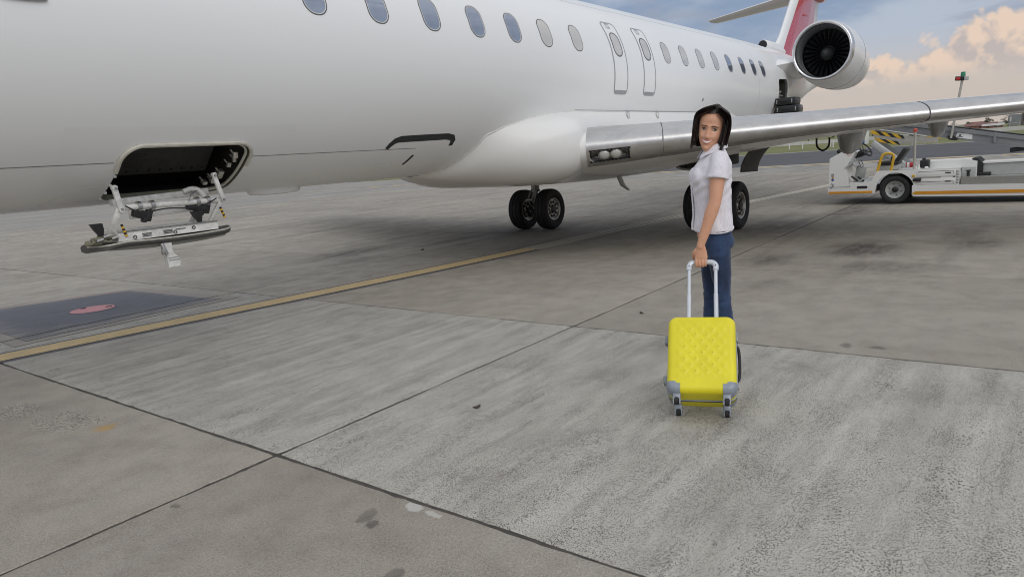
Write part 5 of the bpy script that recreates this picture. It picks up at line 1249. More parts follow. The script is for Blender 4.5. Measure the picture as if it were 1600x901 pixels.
# corner bumpers, forks and twin wheels
def corner(sx, front_):
    t = SD - .018 if front_ else .030
    m = MB(); c = SP_(sx * (SW / 2 - .048), .032, SD - .048 if front_ else .045)
    T, sg, rc, hw, N = (SD + .0035, 1, .038, SW / 2 + .0035, 26) if front_ else (-.0035, -1, .038, SW / 2 + .0035, 26)
    prof = [(0, T - sg * .09), (0, T - sg * rc)] + [(rc * (1 - math.cos(a)) * .92, T - sg * rc + sg * rc * math.sin(a)) for a in [math.pi / 2 * k / 8 for k in range(1, 9)]] + [(d_, T) for d_ in (.042, .046, .050, .054)]
    rows = []
    for d_, t_ in prof:
        r_ = max(.0555 - d_, .004); H_ = .062 if d_ < .044 else .062 - (.024 - math.sqrt(max(0, .024 ** 2 - (d_ - .044) ** 2)))
        A = (hw - d_, H_); B = (hw - .078 + (.062 - H_) * .6, d_ - .0035); cc = (hw - d_ - r_, d_ - .0035 + r_)
        pts = [A] + [(A[0], lerp(A[1], cc[1], k / 5)) for k in range(1, 6)] + [(cc[0] + r_ * math.cos(a), cc[1] - r_ * math.sin(a)) for a in [math.pi / 2 * k / 10 for k in range(11)]] + [(lerp(cc[0], B[0], k / 5), B[1]) for k in range(1, 6)]
        rows.append([SP_(sx * w, u, t_) for w, u in pts])
    m = MB(); m.grid(rows); cap = m.build('corner_bumper', 'suitcase_grey', suit, smooth=50)
    ax = SP_(sx * (SW / 2 - .055), -.034, SD - .050 if front_ else .030)
    if not front_: ax = Vector((ax.x, ax.y, .0265)) 
    top = SP_(sx * (SW / 2 - .055), .0, SD - .045 if front_ else .045)
    d = (ax - top).normalized(); s = SR; n = s.cross(d).normalized(); rot = Matrix((s, d, n)).transposed()
    m = MB(); m.box(top + d * .012, (.044, .04, .045), rot, bevel=.012)
    for k in (-1, 1): m.box((top + ax) / 2 + s * .017 * k + d * .008, (.008, (ax - top).length + .03, .036), rot, bevel=.004)
    fk = m.build('wheel_fork', 'suitcase_grey', cap)
    m = MB(); m.v = []
    m.lathe([(-.0115, .008), (-.0115, .021), (-.008, .026), (.008, .026), (.0115, .021), (.0115, .008)], (0, 0, 0), 'x', 24, closed=True)
    rr = Matrix((SR, SA, Vector((0, 0, 1)))).transposed(); m.v = [tuple(rr @ Vector(v) + ax) for v in m.v]
    m.build('castor', 'tyre_rubber', cap)
    m = MB(); m.tube([ax - s * .022, ax + s * .022], .007, 8); m.build('axle', 'dull_steel', cap)
for sx in (-1, 1): corner(sx, True); corner(sx, False)
# side feet, carry strap, latch
for u in (.125, .385): m = MB(); m.box(SP_(-SW / 2 - .012, u, .10), (.035, .052, .05), SROT, bevel=.010); m.build('side_foot', 'suitcase_grey', suit)
m = MB(); m.tube(spline([SP_(SW / 2 + .002, .36, .09), SP_(SW / 2 + .016, .33, .09), SP_(SW / 2 + .020, .24, .09), SP_(SW / 2 + .016, .16, .09), SP_(SW / 2 + .002, .13, .09)], 5), .009, 8); m.build('side_handle', 'black_rubber', suit)
m = MB(); m.box(SP_(SW / 2 + .006, .40, .114), (.018, .06, .05), SROT, bevel=.006); m.box(SP_(SW / 2 + .006, .10, .09), (.016, .03, .04), SROT, bevel=.005); m.build('combination_lock', 'suitcase_grey', suit)
# pull handle
HW, HL = .082, .50
m = MB()
for s in (-1, 1):
    m.tube([SP_(s * HW, SL - .03, .045), SP_(s * HW, SL + .26, .045)], .0138, 14); m.tube([SP_(s * HW, SL + .24, .045), SP_(s * HW, SL + HL - .035, .045)], .0115, 14)
m.build('handle_tube', 'handle_pale', suit)
m = MB(); m.tube(spline([SP_(-HW, SL + HL - .06, .045), SP_(-HW, SL + HL - .025, .045), SP_(-HW + .022, SL + HL, .045), SP_(0, SL + HL + .004, .045), SP_(HW - .022, SL + HL, .045), SP_(HW, SL + HL - .025, .045), SP_(HW, SL + HL - .06, .045)], 6), .0180, 14, flat=(1.0, .85, (0, 0, 1))); m.build('grip', 'handle_pale', suit)
m = MB()
for s in (-1, 1): m.ball(SP_(s * HW, SL + HL - .032, .0615), .0035, 8)
m.build('grip_rivet', 'black_rubber', suit)
GRIP = SP_(-.008, SL + HL + .003, .045)

# ------------------------------------------------------------------ the woman
def skin():
    m, t, b = new_mat('skin')
    oc = t.node('ShaderNodeTexCoord').outputs['Object']
    c = t.mix(t.mapr(t.noise(oc, 14, 4, .6), .35, .7), (0.64, 0.33, 0.205), (0.70, 0.385, 0.255)); c = t.mix(t.mapr(t.noise(oc, 120, 3, .7), .55, .8, 0, .25), c, (0.52, 0.27, 0.19))
    t.put(b.inputs['Base Color'], c); b.inputs['Roughness'].default_value = .48
    b.inputs['Subsurface Weight'].default_value = .12; b.inputs['Subsurface Radius'].default_value = (.012, .005, .003); b.inputs['Subsurface Scale'].default_value = .5
    t.put(b.inputs['Normal'], t.bump(t.noise(oc, 350, 3, .6), .10, .001))
skin()
simple('lip_colour', (0.56, 0.17, 0.16), .35, coat=.2); simple('tooth_white', (0.80, 0.76, 0.70), .25, coat=.3); simple('eye_white', (0.72, 0.70, 0.67), .15, coat=.6); simple('iris_green', (0.030, 0.030, 0.022), .1, coat=1); simple('brow_hair', (0.050, 0.030, 0.022), .8)
def hairmat():
    m, t, b = new_mat('dark_brown_hair')
    oc = t.node('ShaderNodeTexCoord').outputs['Object']
    n = t.noise(t.scale(oc, (160, 160, 12)), 1, 4, .6)
    t.put(b.inputs['Base Color'], t.mix(t.mapr(n, .3, .7), (0.007, 0.004, 0.0035), (0.024, 0.012, 0.010))); t.put(b.inputs['Roughness'], t.mapr(n, .3, .7, .30, .48))
    t.put(b.inputs['Normal'], t.bump(n, .5, .003))
hairmat()
def shirtmat():
    m, t, b = new_mat('white_streaked_cotton')
    oc = t.node('ShaderNodeTexCoord').outputs['Object']
    s1 = t.noise(t.scale(oc, (150, 150, 7)), 1, 3, .6); s2 = t.noise(t.scale(oc, (320, 320, 13)), 1, 3, .6)
    k = t.math('MAXIMUM', t.mapr(s1, .50, .68, 0, .40), t.mapr(s2, .52, .68, 0, .62))
    t.put(b.inputs['Base Color'], t.mix(k, (0.80, 0.775, 0.82), (0.50, 0.47, 0.56))); b.inputs['Roughness'].default_value = .85
    b.inputs['Sheen Weight'].default_value = .2
    t.put(b.inputs['Normal'], t.bump(t.noise(oc, 700, 2, .6), .25, .001))
shirtmat()
def jeansmat():
    m, t, b = new_mat('blue_denim')
    oc = t.node('ShaderNodeTexCoord').outputs['Object']
    c = t.mix(t.mapr(t.noise(t.scale(oc, (6, 6, 3)), 1.2, 5, .6), .35, .68), (0.009, 0.019, 0.052), (0.036, 0.075, 0.175)); c = t.mix(t.mapr(t.noise(oc, 420, 2, .7), .5, .75, 0, .35), c, (0.045, 0.075, 0.15))
    t.put(b.inputs['Base Color'], c); b.inputs['Roughness'].default_value = .85; b.inputs['Sheen Weight'].default_value = .15
    t.put(b.inputs['Normal'], t.bump(t.noise(t.scale(oc, (30, 30, 55)), 1, 4, .6), .45, .004))
jeansmat()
simple('denim_thread', (0.10, 0.14, 0.22), .8); simple('shoe_canvas', (0.55, 0.54, 0.52), .8, bump=.2); simple('shoe_sole', (0.62, 0.61, 0.58), .7); simple('shirt_button', (0.70, 0.68, 0.70), .4)
WB = Vector((4.553, 1.793, 0)); WF = R(122)
WM = Matrix.Translation(WB) @ Matrix.Rotation(WF, 4, 'Z') @ Matrix.Scale(1.0, 4)
WI = WM.inverted()
def solid(name, mb, mat, parent, voxel, smooth_it=6, fac=.5, fn=None):
    """fuse overlapping closed shells into one continuous skin (voxel remesh, then smoothing), local -> world"""
    me = bpy.data.meshes.new(name + '_raw'); me.from_pydata(mb.v, [], mb.f)
    bm = bmesh.new(); bm.from_mesh(me); bmesh.ops.recalc_face_normals(bm, faces=bm.faces[:]); bm.to_mesh(me); bm.free()
    o = bpy.data.objects.new(name + '_raw', me); COL.objects.link(o)
    r = o.modifiers.new('r', 'REMESH'); r.mode = 'VOXEL'; r.voxel_size = voxel; r.adaptivity = 0
    s = o.modifiers.new('s', 'SMOOTH'); s.iterations = smooth_it; s.factor = fac
    dg = bpy.context.evaluated_depsgraph_get(); dg.update()
    out = bpy.data.meshes.new_from_object(o.evaluated_get(dg)); bpy.data.objects.remove(o); bpy.data.meshes.remove(me)
    if fn:
        out.update(); nn = [v.normal.copy() for v in out.vertices]
        for v, n in zip(out.vertices, nn): v.co += n * fn(v.co, n)
    out.transform(WM); out.materials.clear(); out.materials.append(MATS[mat]); out.name = name; out.shade_smooth(); out.update()
    return link(name, out, parent)
def rings_tube(m, sec, n=24, ex=2.0):
    """sec: list of (centre, a (x half size), b (y half size), tilt matrix or None, exponent)"""
    rg = []
    for s in sec:
        c, a, b_ = Vector(s[0]), s[1], s[2]; M = s[3] if len(s) > 3 and s[3] else Matrix.Identity(3); e = s[4] if len(s) > 4 else ex; row = []
        for k in range(n):
            t = 2 * math.pi * k / n; cx, sy = math.cos(t), math.sin(t)
            row.append(c + M @ Vector((a * math.copysign(abs(cx) ** (2 / e), cx), b_ * math.copysign(abs(sy) ** (2 / e), sy), 0)))
        rg.append(row)
    m.loft(rg)
woman = thing('person', 'woman with dark bob in white short sleeved shirt and blue jeans, smiling over her shoulder', 'person', tuple(WB))
# head, built upright looking along +x, then turned on the neck
HC = Vector((.000, .008, 1.632)); HS = 1.145
HM = Matrix.Translation(HC) @ Matrix.Rotation(R(69), 4, 'Z') @ Matrix.Rotation(R(-12), 4, 'X') @ Matrix.Rotation(R(1), 4, 'Y') @ Matrix.Scale(HS, 4)
HT = [(-.117, (.013, .068, -.052)), (-.111, (.024, .080, -.028)), (-.099, (.034, .0860, -.006)), (-.082, (.0445, .0865, .018)), (-.064, (.0550, .085, .045)), (-.04, (.0622, .084, .070)), (-.015, (.0665, .083, .084)), (.01, (.0695, .081, .092)),
      (.035, (.072, .083, .097)), (.06, (.0725, .0835, .098)), (.08, (.069, .076, .094)), (.10, (.059, .061, .082)), (.115, (.044, .042, .062)), (.124, (.026, .022, .038)), (.128, (.008, .006, .012))]
def g2(l, z, l0, z0, sl, sz): return math.exp(-((l - l0) / sl) ** 2 - ((z - z0) / sz) ** 2)
def face_push(l, z):
    d = 0
    al = abs(l)
    # nose: bridge widening to the tip
    if -.052 < z < .03:
        t = (.03 - z) / .068; hgt = .006 + .0150 * max(0, min(1, t)) ** 1.3
        if z < -.038: hgt *= max(0, 1 - ((-.038 - z) / .014)) ** .8
        d += hgt * math.exp(-(l / (.0085 + .005 * max(0, min(1, t)))) ** 2)
    d += .005 * (g2(al, z, .0135, -.036, .006, .008))
    d -= .0105 * g2(al, z, .030, .006, .016, .011)
    d += .0040 * g2(al, z, .030, .026, .024, .007)
    d += .0080 * g2(al, z, .040, -.034, .017, .015)
    d += .0055 * g2(l, z, 0, -.066, .022, .014)
    d -= .0035 * g2(l, z, 0, -.0835, .018, .006)
    d += .0060 * g2(l, z, 0, -.100, .016, .012)
    d -= .0030 * g2(al, z, .030, -.062, .006, .012)
    return d
hm = MB(); rg = []
NZ = 74
for i in range(NZ):
    z = lerp(-.117, .128, i / (NZ - 1)); w, fr, bk = interp(HT, z); row = []
    # smooth the table with neighbours
    w2, f2, b2 = interp(HT, z - .006); w3, f3, b3 = interp(HT, z + .006); w, fr, bk = (w + w2 + w3) / 3, (fr + f2 + f3) / 3, (bk + b2 + b3) / 3
    for k in range(88):
        t = 2 * math.pi * k / 88; c, s = math.cos(t), math.sin(t); e = 2.25
        cx, sy = math.copysign(abs(c) ** (2 / e), c), math.copysign(abs(s) ** (2 / e), s)
        x = (fr if c > 0 else bk) * cx; y = w * sy
        if c > 0: x += face_push(y, z) * min(1, c * 1.6)
        row.append(HM @ Vector((x, y, z)))
    rg.append(row)
hm.loft(rg)
for s in (-1, 1):   # ears
    e = MB(); e.ball((-.004, s * .0715, -.012), .030, 14, sc=(.55, .30, 1.0)); hm.add([HM @ Vector(v) for v in e.v], e.f)
bd = MB(); bd.add(hm.v, hm.f)
# neck and trunk (under the clothes)
rings_tube(bd, [((-.02, 0, 1.42), .075, .085), ((-.022, 0, 1.49), .060, .062), ((-.012, .002, 1.545), .056, .055), ((.0, .006, 1.60), .058, .056), ((.004, .008, 1.64), .05, .05)])
rings_tube(bd, [((0, 0, .86), .085, .13), ((0, 0, .94), .105, .155), ((.005, 0, 1.02), .10, .145), ((.005, 0, 1.12), .085, .12), ((.005, 0, 1.22), .092, .13), ((.005, 0, 1.32), .108, .145), ((-.01, 0, 1.40), .095, .16), ((-.02, 0, 1.46), .068, .13), ((-.02, 0, 1.50), .05, .06)])
def limb(m, pts, n=18):
    """tapered limb: pts = [(point, radius, flatten)]"""
    m.tube([p[0] for p in pts], [p[1] for p in pts], n)
def refine(pts, n=5):
    P = spline([p[0] for p in pts], n); out = []
    for i, p in enumerate(P):
        k = i / n; j = min(int(k), len(pts) - 2); f = sstep(k - j); out.append((p, lerp(pts[j][1], pts[j + 1][1], f)))
    return out
GL = WI @ GRIP                                # grip in her own axes
cr = (WI.to_3x3() @ SR); ca_ = (WI.to_3x3() @ SA)  # across the grip, away from the camera
SH_ = Vector((-.02, .165, 1.452)); WR = GL + Vector((0, 0, .118)) - ca_ * .018 + cr * .002     # wrist
EL = SH_.lerp(WR, .50) + Vector((-.025, .020, 0)); SH = Vector((-.02, .165, 1.452))
limb(bd, refine([(SH + Vector((.0, -.06, -.01)), .040), (SH + Vector((0, -.008, -.012)), .046), (SH + (EL - SH) * .35, .0495), (SH + (EL - SH) * .7, .0445), (EL, .0390), (EL + (WR - EL) * .25, .041), (EL + (WR - EL) * .6, .034), (WR, .0255), (WR + Vector((0, 0, -.02)), .026)]))
# right arm hangs on the far side
EL2 = Vector((-.06, -.225, 1.16)); WR2 = Vector((-.05, -.215, .93)); SH2 = Vector((-.02, -.165, 1.452))
limb(bd, refine([(SH2 + Vector((.0, .06, -.01)), .040), (SH2 + Vector((0, .008, -.012)), .046), (SH2 + (EL2 - SH2) * .5, .047), (EL2, .0395), (EL2 + (WR2 - EL2) * .3, .040), (WR2, .026), (WR2 + Vector((.005, 0, -.03)), .028)]))
def finger(m, pts, r0, r1): 
    P = spline(pts, 4); m.tube(P, [lerp(r0, r1, i / (len(P) - 1)) for i in range(len(P))], 10); m.ball(P[-1], r1 * 1.0, 10)
# left hand: palm over the grip, four fingers down its near side and curled under, thumb round the far side
kn = GL + Vector((0, 0, .026)) - ca_ * .022
palm = []
for t, hw_, th in ((0, .024, .020), (.25, .030, .019), (.55, .038, .0175), (.85, .042, .016), (1.0, .041, .014)):
    c = WR.lerp(kn, t); row = []
    for k in range(16):
        a = 2 * math.pi * k / 16; row.append(c + cr * hw_ * math.copysign(abs(math.cos(a)) ** .8, math.cos(a)) + ca_ * th * math.sin(a))
    palm.append(row)
bd.loft(palm)
for k, (off, ln, rr) in enumerate(((-.0305, .94, .0093), (-.0105, 1.0, .0097), (.0098, .96, .0092), (.0285, .84, .0080))):
    b0 = kn + cr * off + Vector((0, 0, .012 - .004 * abs(k - 1)))
    finger(bd, [b0, GL + cr * off * 1.0 - ca_ * .031 + Vector((0, 0, .010)), GL + cr * off - ca_ * .029 + Vector((0, 0, -.016 * ln)), GL + cr * off - ca_ * .010 + Vector((0, 0, -.0275 * ln)), GL + cr * off + ca_ * .012 + Vector((0, 0, -.022))], rr, rr * .82)
finger(bd, [WR.lerp(kn, .30) - cr * .022 + ca_ * .004, WR.lerp(kn, .62) - cr * .046 + ca_ * .012, GL - cr * .046 + ca_ * .022 + Vector((0, 0, .018)), GL - cr * .030 + ca_ * .027 + Vector((0, 0, -.004))], .0125, .0095)
# right hand, relaxed beside the thigh
pm = []
fdir = Vector((.10, .02, -.995)).normalized(); sdir = Vector((1, 0, .1)).normalized(); ndir = fdir.cross(sdir)
for t, hw_, th in ((0, .023, .019), (.3, .031, .018), (.7, .039, .016), (1, .038, .013)):
    c = WR2 + fdir * .095 * t; pm.append([c + sdir * hw_ * math.cos(2 * math.pi * k / 16) + ndir * th * math.sin(2 * math.pi * k / 16) for k in range(16)])
bd.loft(pm)
for k, (off, ln) in enumerate(((.029, .068), (.010, .076), (-.010, .071), (-.028, .056))):
    b0 = WR2 + fdir * .088 + sdir * off; finger(bd, [b0, b0 + fdir * ln * .45 + ndir * .004, b0 + fdir * ln * .8 + ndir * .012, b0 + fdir * ln + ndir * .024], .0088, .0070)
finger(bd, [WR2 + fdir * .025 + sdir * .02, WR2 + fdir * .06 + sdir * .044 + ndir * .008, WR2 + fdir * .10 + sdir * .046 + ndir * .014], .0115, .009)
# legs: left leg trails half a step behind
HPL, KNL, ANL = Vector((-.015, .080, .88)), Vector((-.044, .084, .50)), Vector((-.080, .090, .09))
HPR, KNR, ANR = Vector((.0, -.080, .88)), Vector((.014, -.080, .49)), Vector((.03, -.09, .09))
for H_, K_, A_ in ((HPL, KNL, ANL), (HPR, KNR, ANR)):
    limb(bd, refine([(H_ + Vector((0, 0, .05)), .075), (H_ - Vector((0, 0, .06)), .068), (H_.lerp(K_, .6), .047), (K_, .039), (K_.lerp(A_, .3), .039), (K_.lerp(A_, .75), .034), (A_, .031), (A_ - Vector((0, 0, .05)), .034)]))
    ft = MB(); rings_tube(bd, [((A_.x - .05, A_.y, .035), .012, .02), ((A_.x + .0, A_.y, .045), .05, .032), ((A_.x + .07, A_.y, .04), .07, .036)])
body = solid('body', bd, 'skin', woman, .0034, 5, .5)
def wobj(name, m, mat, parent, smooth=60):
    m.v = [tuple(WM @ Vector(v)) for v in m.v]
    return m.build(name, mat, parent, smooth=smooth)
def hp(l, z, lift=0.0):
    """point on the face surface in head axes"""
    w, fr, bk = interp(HT, z); e = 2.25; sy = max(-1, min(1, l / w)); c = (1 - abs(sy) ** e) ** (1 / e)
    return Vector((fr * c + face_push(l, z) * min(1, (c ** (e / 2)) * 1.6) + lift, l, z))
def hpath(pts, lift): return [HM @ hp(l, z, lift) for l, z in pts]
for s in (-1, 1):
    m = MB(); n_ = 14; rows = []
    up = [(s * lerp(.0165, .0445, k / n_), .0045 + .0049 * math.sin(math.pi * (k / n_) ** .85) + .0012 * k / n_) for k in range(n_ + 1)]
    lo = [(s * lerp(.0165, .0445, k / n_), .0045 - .0036 * math.sin(math.pi * (k / n_)) + .0012 * k / n_) for k in range(n_ + 1)]
    for t in (0, .25, .5, .75, 1): rows.append([HM @ (hp(lerp(a[0], b_[0], t), lerp(a[1], b_[1], t), .0022 + .0022 * math.sin(math.pi * t))) for a, b_ in zip(up, lo)])
    m.grid(rows); ey = wobj('eye', m, 'eye_white', woman)
    m = MB(); c = hp(s * .030 + .0015, .0050, .0052); m.lathe([(0, .0064), (.0006, .0046), (.001, .0)], (0, 0, 0), 'x', 16); m.v = [HM @ (Vector(v) + c) for v in m.v]; wobj('iris', m, 'iris_green', ey)
    m = MB(); m.tube(hpath([(l, z + .0008) for l, z in up], .0048), [.0009 + .0012 * math.sin(math.pi * k / n_) for k in range(n_ + 1)], 6); wobj('eyelash', m, 'brow_hair', ey)
    m = MB(); m.tube(hpath(lo, .0030), .0006, 5); wobj('lower_lid', m, 'brow_hair', ey)
    m = MB(); bp = [(s * lerp(.013, .050, k / 10), .0195 + .0050 * math.sin(math.pi * min(1, .15 + .75 * k / 10)) - .0012 * (k / 10) ** 2) for k in range(11)]
    m.tube(hpath(bp, .0030), [.0015 + .0010 * math.sin(math.pi * (.25 + .6 * k / 10)) - .0009 * k / 10 for k in range(11)], 8, flat=(1.25, .55, (1, 0, 0))); wobj('eyebrow', m, 'brow_hair', woman)
# smile: teeth between two lips whose corners turn up
def smile(k, zc, curve, n=16): l = lerp(-.0285, .0285, k / n); return l, zc + curve * (l / .0285) ** 2
m = MB(); rows = []
for t in (0, .5, 1): rows.append([HM @ hp(*[(l, lerp(zu, zl, t)) for l, zu, zl in [(smile(k, 0, 0)[0], smile(k, -.0580, .0075)[1], smile(k, -.0690, .0165)[1])]][0], .0022) for k in range(17)])
m.grid(rows); wobj('teeth', m, 'tooth_white', woman)
m = MB(); m.tube(hpath([smile(k, -.0568, .0073) for k in range(17)], .0018), [.0010 + .0018 * math.sin(math.pi * k / 16) for k in range(17)], 8); lp_ = wobj('lips', m, 'lip_colour', woman)
m = MB(); m.tube(hpath([smile(k, -.0708, .0182) for k in range(17)], .0018), [.0010 + .0020 * math.sin(math.pi * k / 16) for k in range(17)], 8); wobj('lower_lip', m, 'lip_colour', lp_)
m = MB()
for s in (-1, 1): m.ball(HM @ hp(s * .0062, -.0445, .0002), .0019, 8)
wobj('nostrils', m, 'brow_hair', woman)
# hair: a close cap plus locks falling from a side parting to a blunt bob
hr = MB(); rows = []
rngh = random.Random(12)
def skull(th, z, off):
    w, fr, bk = interp(HT, max(-.12, min(.127, z))); c, s = math.cos(th), math.sin(th)
    if z < .0: w = max(w, lerp(.071, .064, -z / .12)); bk = max(bk, .086 + .12 * 0)
    return Vector(((fr if c > 0 else bk) * c + math.copysign(off * abs(c), c), (w + off) * s, z))
hl = [(-180, -.088), (-108, -.080), (-98, -.066), (-90, -.02), (-73, .045), (-53, .078), (-20, .090), (10, .096), (28, .100), (52, .089), (70, .058), (84, .0), (92, -.060), (108, -.080), (180, -.088)]
def hairline(d): return interp([(a, (b_,)) for a, b_ in hl], d)[0]
for k in range(72):
    d = -180 + 5 * k; z0 = hairline(d); rows.append([skull(R(d), lerp(z0, .1265, (j / 12) ** .8), .005 + .008 * math.sin(math.pi * min(1, .12 + j / 12 * .7))) + Vector((0, 0, .006 * (j / 12) ** 1.5)) for j in range(13)])
m = MB(); m.grid(rows, closed_u=True); top_ring = [r[-1] for r in rows]; o = len(m.v); m.add(top_ring, [tuple(range(72))])
hv = [HM @ Vector(v) for v in m.v]; hr.add(hv, m.f)
PART = Vector((.045, .018, .128))
for k in range(420):
    d = rngh.uniform(-180, 180)
    if -72 < d < 64: continue
    side = 1 if d > 0 else -1
    ad = abs(d); layer = rngh.uniform(.0, 1.0)
    zb = lerp(-.080, -.102, sstep((ad - 60) / 60)) + rngh.uniform(-.012, .012) - (.004 if side > 0 else -.008)
    off = .004 + .009 * layer
    root = Vector((lerp(.055, -.055, min(1, max(0, (ad - 55) / 110))), .016 * (1 - (ad / 180)) , .126))
    P = [root + Vector((0, 0, .006 + .010 * layer)), skull(R(d * lerp(1.0, .97, .5)), .100, off + .004) + Vector((0, 0, .004)), skull(R(d), .055, off + .006), skull(R(d), .0, off + .006), skull(R(d), -.06, off + .006), skull(R(d * .985), zb * .82, off + .006), skull(R(d * .97), zb, off + .002)]
    P = [p + Vector((rngh.uniform(-.002, .002), rngh.uniform(-.002, .002), 0)) for p in P]
    C = spline([HM @ p for p in P], 4); n_ = len(C); out = HM.to_3x3() @ Vector((math.cos(R(d)), math.sin(R(d)), 0))
    hr.tube(C, [lerp(.0048, .0068, sstep(i / n_ * 2)) * (1 if i < n_ * .8 else lerp(1, .35, (i / n_ - .8) / .2)) for i in range(n_)], 8, flat=(2.5, .38, out))
# fringe sweeping off the parting across both temples
for side, rngA in ((1, (60, 90)), (-1, (70, 95))):
    for k in range(34):
        t = k / 33; d = side * lerp(rngA[0], rngA[1], t) + rngh.uniform(-2, 2); zs = lerp(.098, .110, rngh.random())
        a0 = side * lerp(8, 30, t) + (6 if side > 0 else 10); zb = lerp(-.068, -.086, t) + rngh.uniform(-.01, .008)
        off = .005 + .008 * rngh.random()
        P = [Vector((.040 - .05 * t, .020 * (1 - t) + .004 * side, .134)), skull(R(lerp(a0, d, .25)), lerp(.100, .112, t), off + .010), skull(R(lerp(a0, d, .72)), lerp(.070, .085, t), off + .010), skull(R(d), .025, off + .010), skull(R(d + side * 3), -.035, off + .008), skull(R(d + side * 2), zb * .8, off + .008), skull(R(d - side * 4), zb, off + .004)]
        C = spline([HM @ p for p in P], 4); n_ = len(C); out = HM.to_3x3() @ Vector((math.cos(R(d)), math.sin(R(d)), 0))
        hr.tube(C, [lerp(.0045, .0075, sstep(i / n_ * 2)) * (1 if i < n_ * .8 else lerp(1, .3, (i / n_ - .8) / .2)) for i in range(n_)], 8, flat=(2.5, .36, out))
for k in range(90):     # loose single strands round the outline
    d = rngh.uniform(60, 300) - 180; d = d if abs(d) > 55 else math.copysign(60, d); ad = abs(d); off = .012 + .014 * rngh.random(); zb = lerp(-.085, -.12, rngh.random())
    P = [Vector((.02, .006, .134)), skull(R(d), .105, off + .004), skull(R(d + rngh.uniform(-8, 8)), .04, off + .006), skull(R(d), -.04, off + .009), skull(R(d + rngh.uniform(-5, 5)), zb * .85, off + .009 + .006 * rngh.random()), skull(R(d + rngh.uniform(-6, 6)), zb, off + .004 + .010 * rngh.random())]
    hr.tube([HM @ p for p in spline(P, 4)], .0010, 4)
wobj('hair', hr, 'dark_brown_hair', woman, smooth=60)
# shirt
sh = MB()
rings_tube(sh, [((.004, 0, .978), .132, .182, None, 2.3), ((.004, 0, 1.02), .130, .180, None, 2.3), ((.004, 0, 1.10), .122, .165, None, 2.3), ((.006, 0, 1.20), .122, .162, None, 2.3), ((.010, 0, 1.29), .130, .170, None, 2.3), ((.008, 0, 1.35), .130, .176, None, 2.3), ((-.006, 0, 1.41), .112, .168, None, 2.2), ((-.018, 0, 1.455), .086, .142, None, 2.1), ((-.022, 0, 1.49), .068, .098), ((-.020, 0, 1.52), .060, .066)], 40)
for s in (-1, 1):   # bust
    sh.ball((.085, s * .070, 1.335), .068, 18, sc=(.85, 1, 1))
def sleeve(S0, E0, s):
    d = (E0 - S0).normalized(); end = S0 + d * .135
    sh.tube(refine_pts([S0 + Vector((.002, -s * .06, .004)), S0 + Vector((0, -s * .004, -.004)), S0 + d * .06, end]), [.058, .060, .0665, .0685, .070, .0715, .0725][:4] if False else [.050, .060, .066, .071], 22)
    return end, d
def refine_pts(p): return p
eL, dL = sleeve(SH, EL, 1); eR, dR = sleeve(SH2, EL2, -1)
def wrinkle(co, n):
    z = co.z; a = noise.noise(Vector((co.x * 9, co.y * 9, z * 5))) * .0055
    b_ = noise.noise(Vector((co.x * 20 + z * 9, co.y * 16, z * 13 - co.x * 14))) * .0034
    drape = .0050 * math.sin(co.x * 34 + co.y * 40 + 3 * noise.noise(Vector((co.x * 6, co.y * 6, z * 3)))) * max(0, 1 - abs(z - 1.02) / .20)
    pull = .0045 * math.sin((co.x * .8 + z * 1.5) * 62 + 4 * noise.noise(co * 7)) * max(0, 1 - abs(z - 1.27) / .11) * (1 if co.y > .05 else .5)
    return a + b_ + drape + pull
shirt = solid('shirt', sh, 'white_streaked_cotton', woman, .0048, 10, .6, wrinkle)
for e, d in ((eL, dL), (eR, dR)):
    m = MB(); u = d.orthogonal().normalized(); w = d.cross(u)
    m.tube([e - d * .004 + (u * math.cos(2 * math.pi * k / 28) + w * math.sin(2 * math.pi * k / 28)) * .0665 for k in range(28)], .0045, 6, closed=True); wobj('sleeve_hem', m, 'white_streaked_cotton', shirt)
m = MB(); m.tube([Vector((.004 + .1295 * math.copysign(abs(math.cos(a)) ** .87, math.cos(a)), .1795 * math.copysign(abs(math.sin(a)) ** .87, math.sin(a)), .983 + .012 * math.cos(2 * a))) for a in [2 * math.pi * k / 48 for k in range(48)]], .004, 6, closed=True)
wobj('shirt_hem', m, 'white_streaked_cotton', shirt)
# collar: a stand with two pointed leaves, open at the throat
col = MB()
for s in (-1, 1):
    rows = []
    for k in range(15):
        t = k / 14; a = math.pi - s * lerp(0, 2.62, t); rx, ry = .066, .064
        base = Vector((-.020 + rx * math.cos(a), ry * math.sin(a), 1.512 - .034 * t ** 1.6)); up = Vector((-.014 + (rx + .004) * math.cos(a), (ry + .003) * math.sin(a), 1.563 - .050 * t ** 1.6))
        o_ = Vector((math.cos(a), math.sin(a), 0)); fold = up + o_ * .010 + Vector((0, 0, -.006)); tip = up + o_ * lerp(.018, .026, t) + Vector((.020 * t ** 3, 0, -.044 - .012 * t ** 4))
        rows.append([base, base.lerp(up, .5), up, fold, fold.lerp(tip, .5) + o_ * .003, tip])
    rows2 = [[p - Vector((0, 0, .003)) for p in r] for r in rows]
    col.loft([r + q[::-1] for r, q in zip(rows, rows2)])
wobj('collar', col, 'white_streaked_cotton', shirt)
m = MB(); pl = [Vector((x, y, z)) for x, y, z in ((.046, .006, 1.475), (.088, .004, 1.42), (.128, .002, 1.36), (.138, 0, 1.30), (.134, 0, 1.20), (.130, 0, 1.10), (.136, 0, .99))]
m.tube(spline(pl, 5), .017, 8, flat=(1, .28, (1, 0, 0))); plk = wobj('placket', m, 'white_streaked_cotton', shirt)
m = MB()
for k in (4, 9, 14, 19, 24): p = spline(pl, 5)[k]; m.ball(p + Vector((.006, .002, 0)), .0055, 8, sc=(.4, 1, 1))
wobj('button', m, 'shirt_button', shirt)
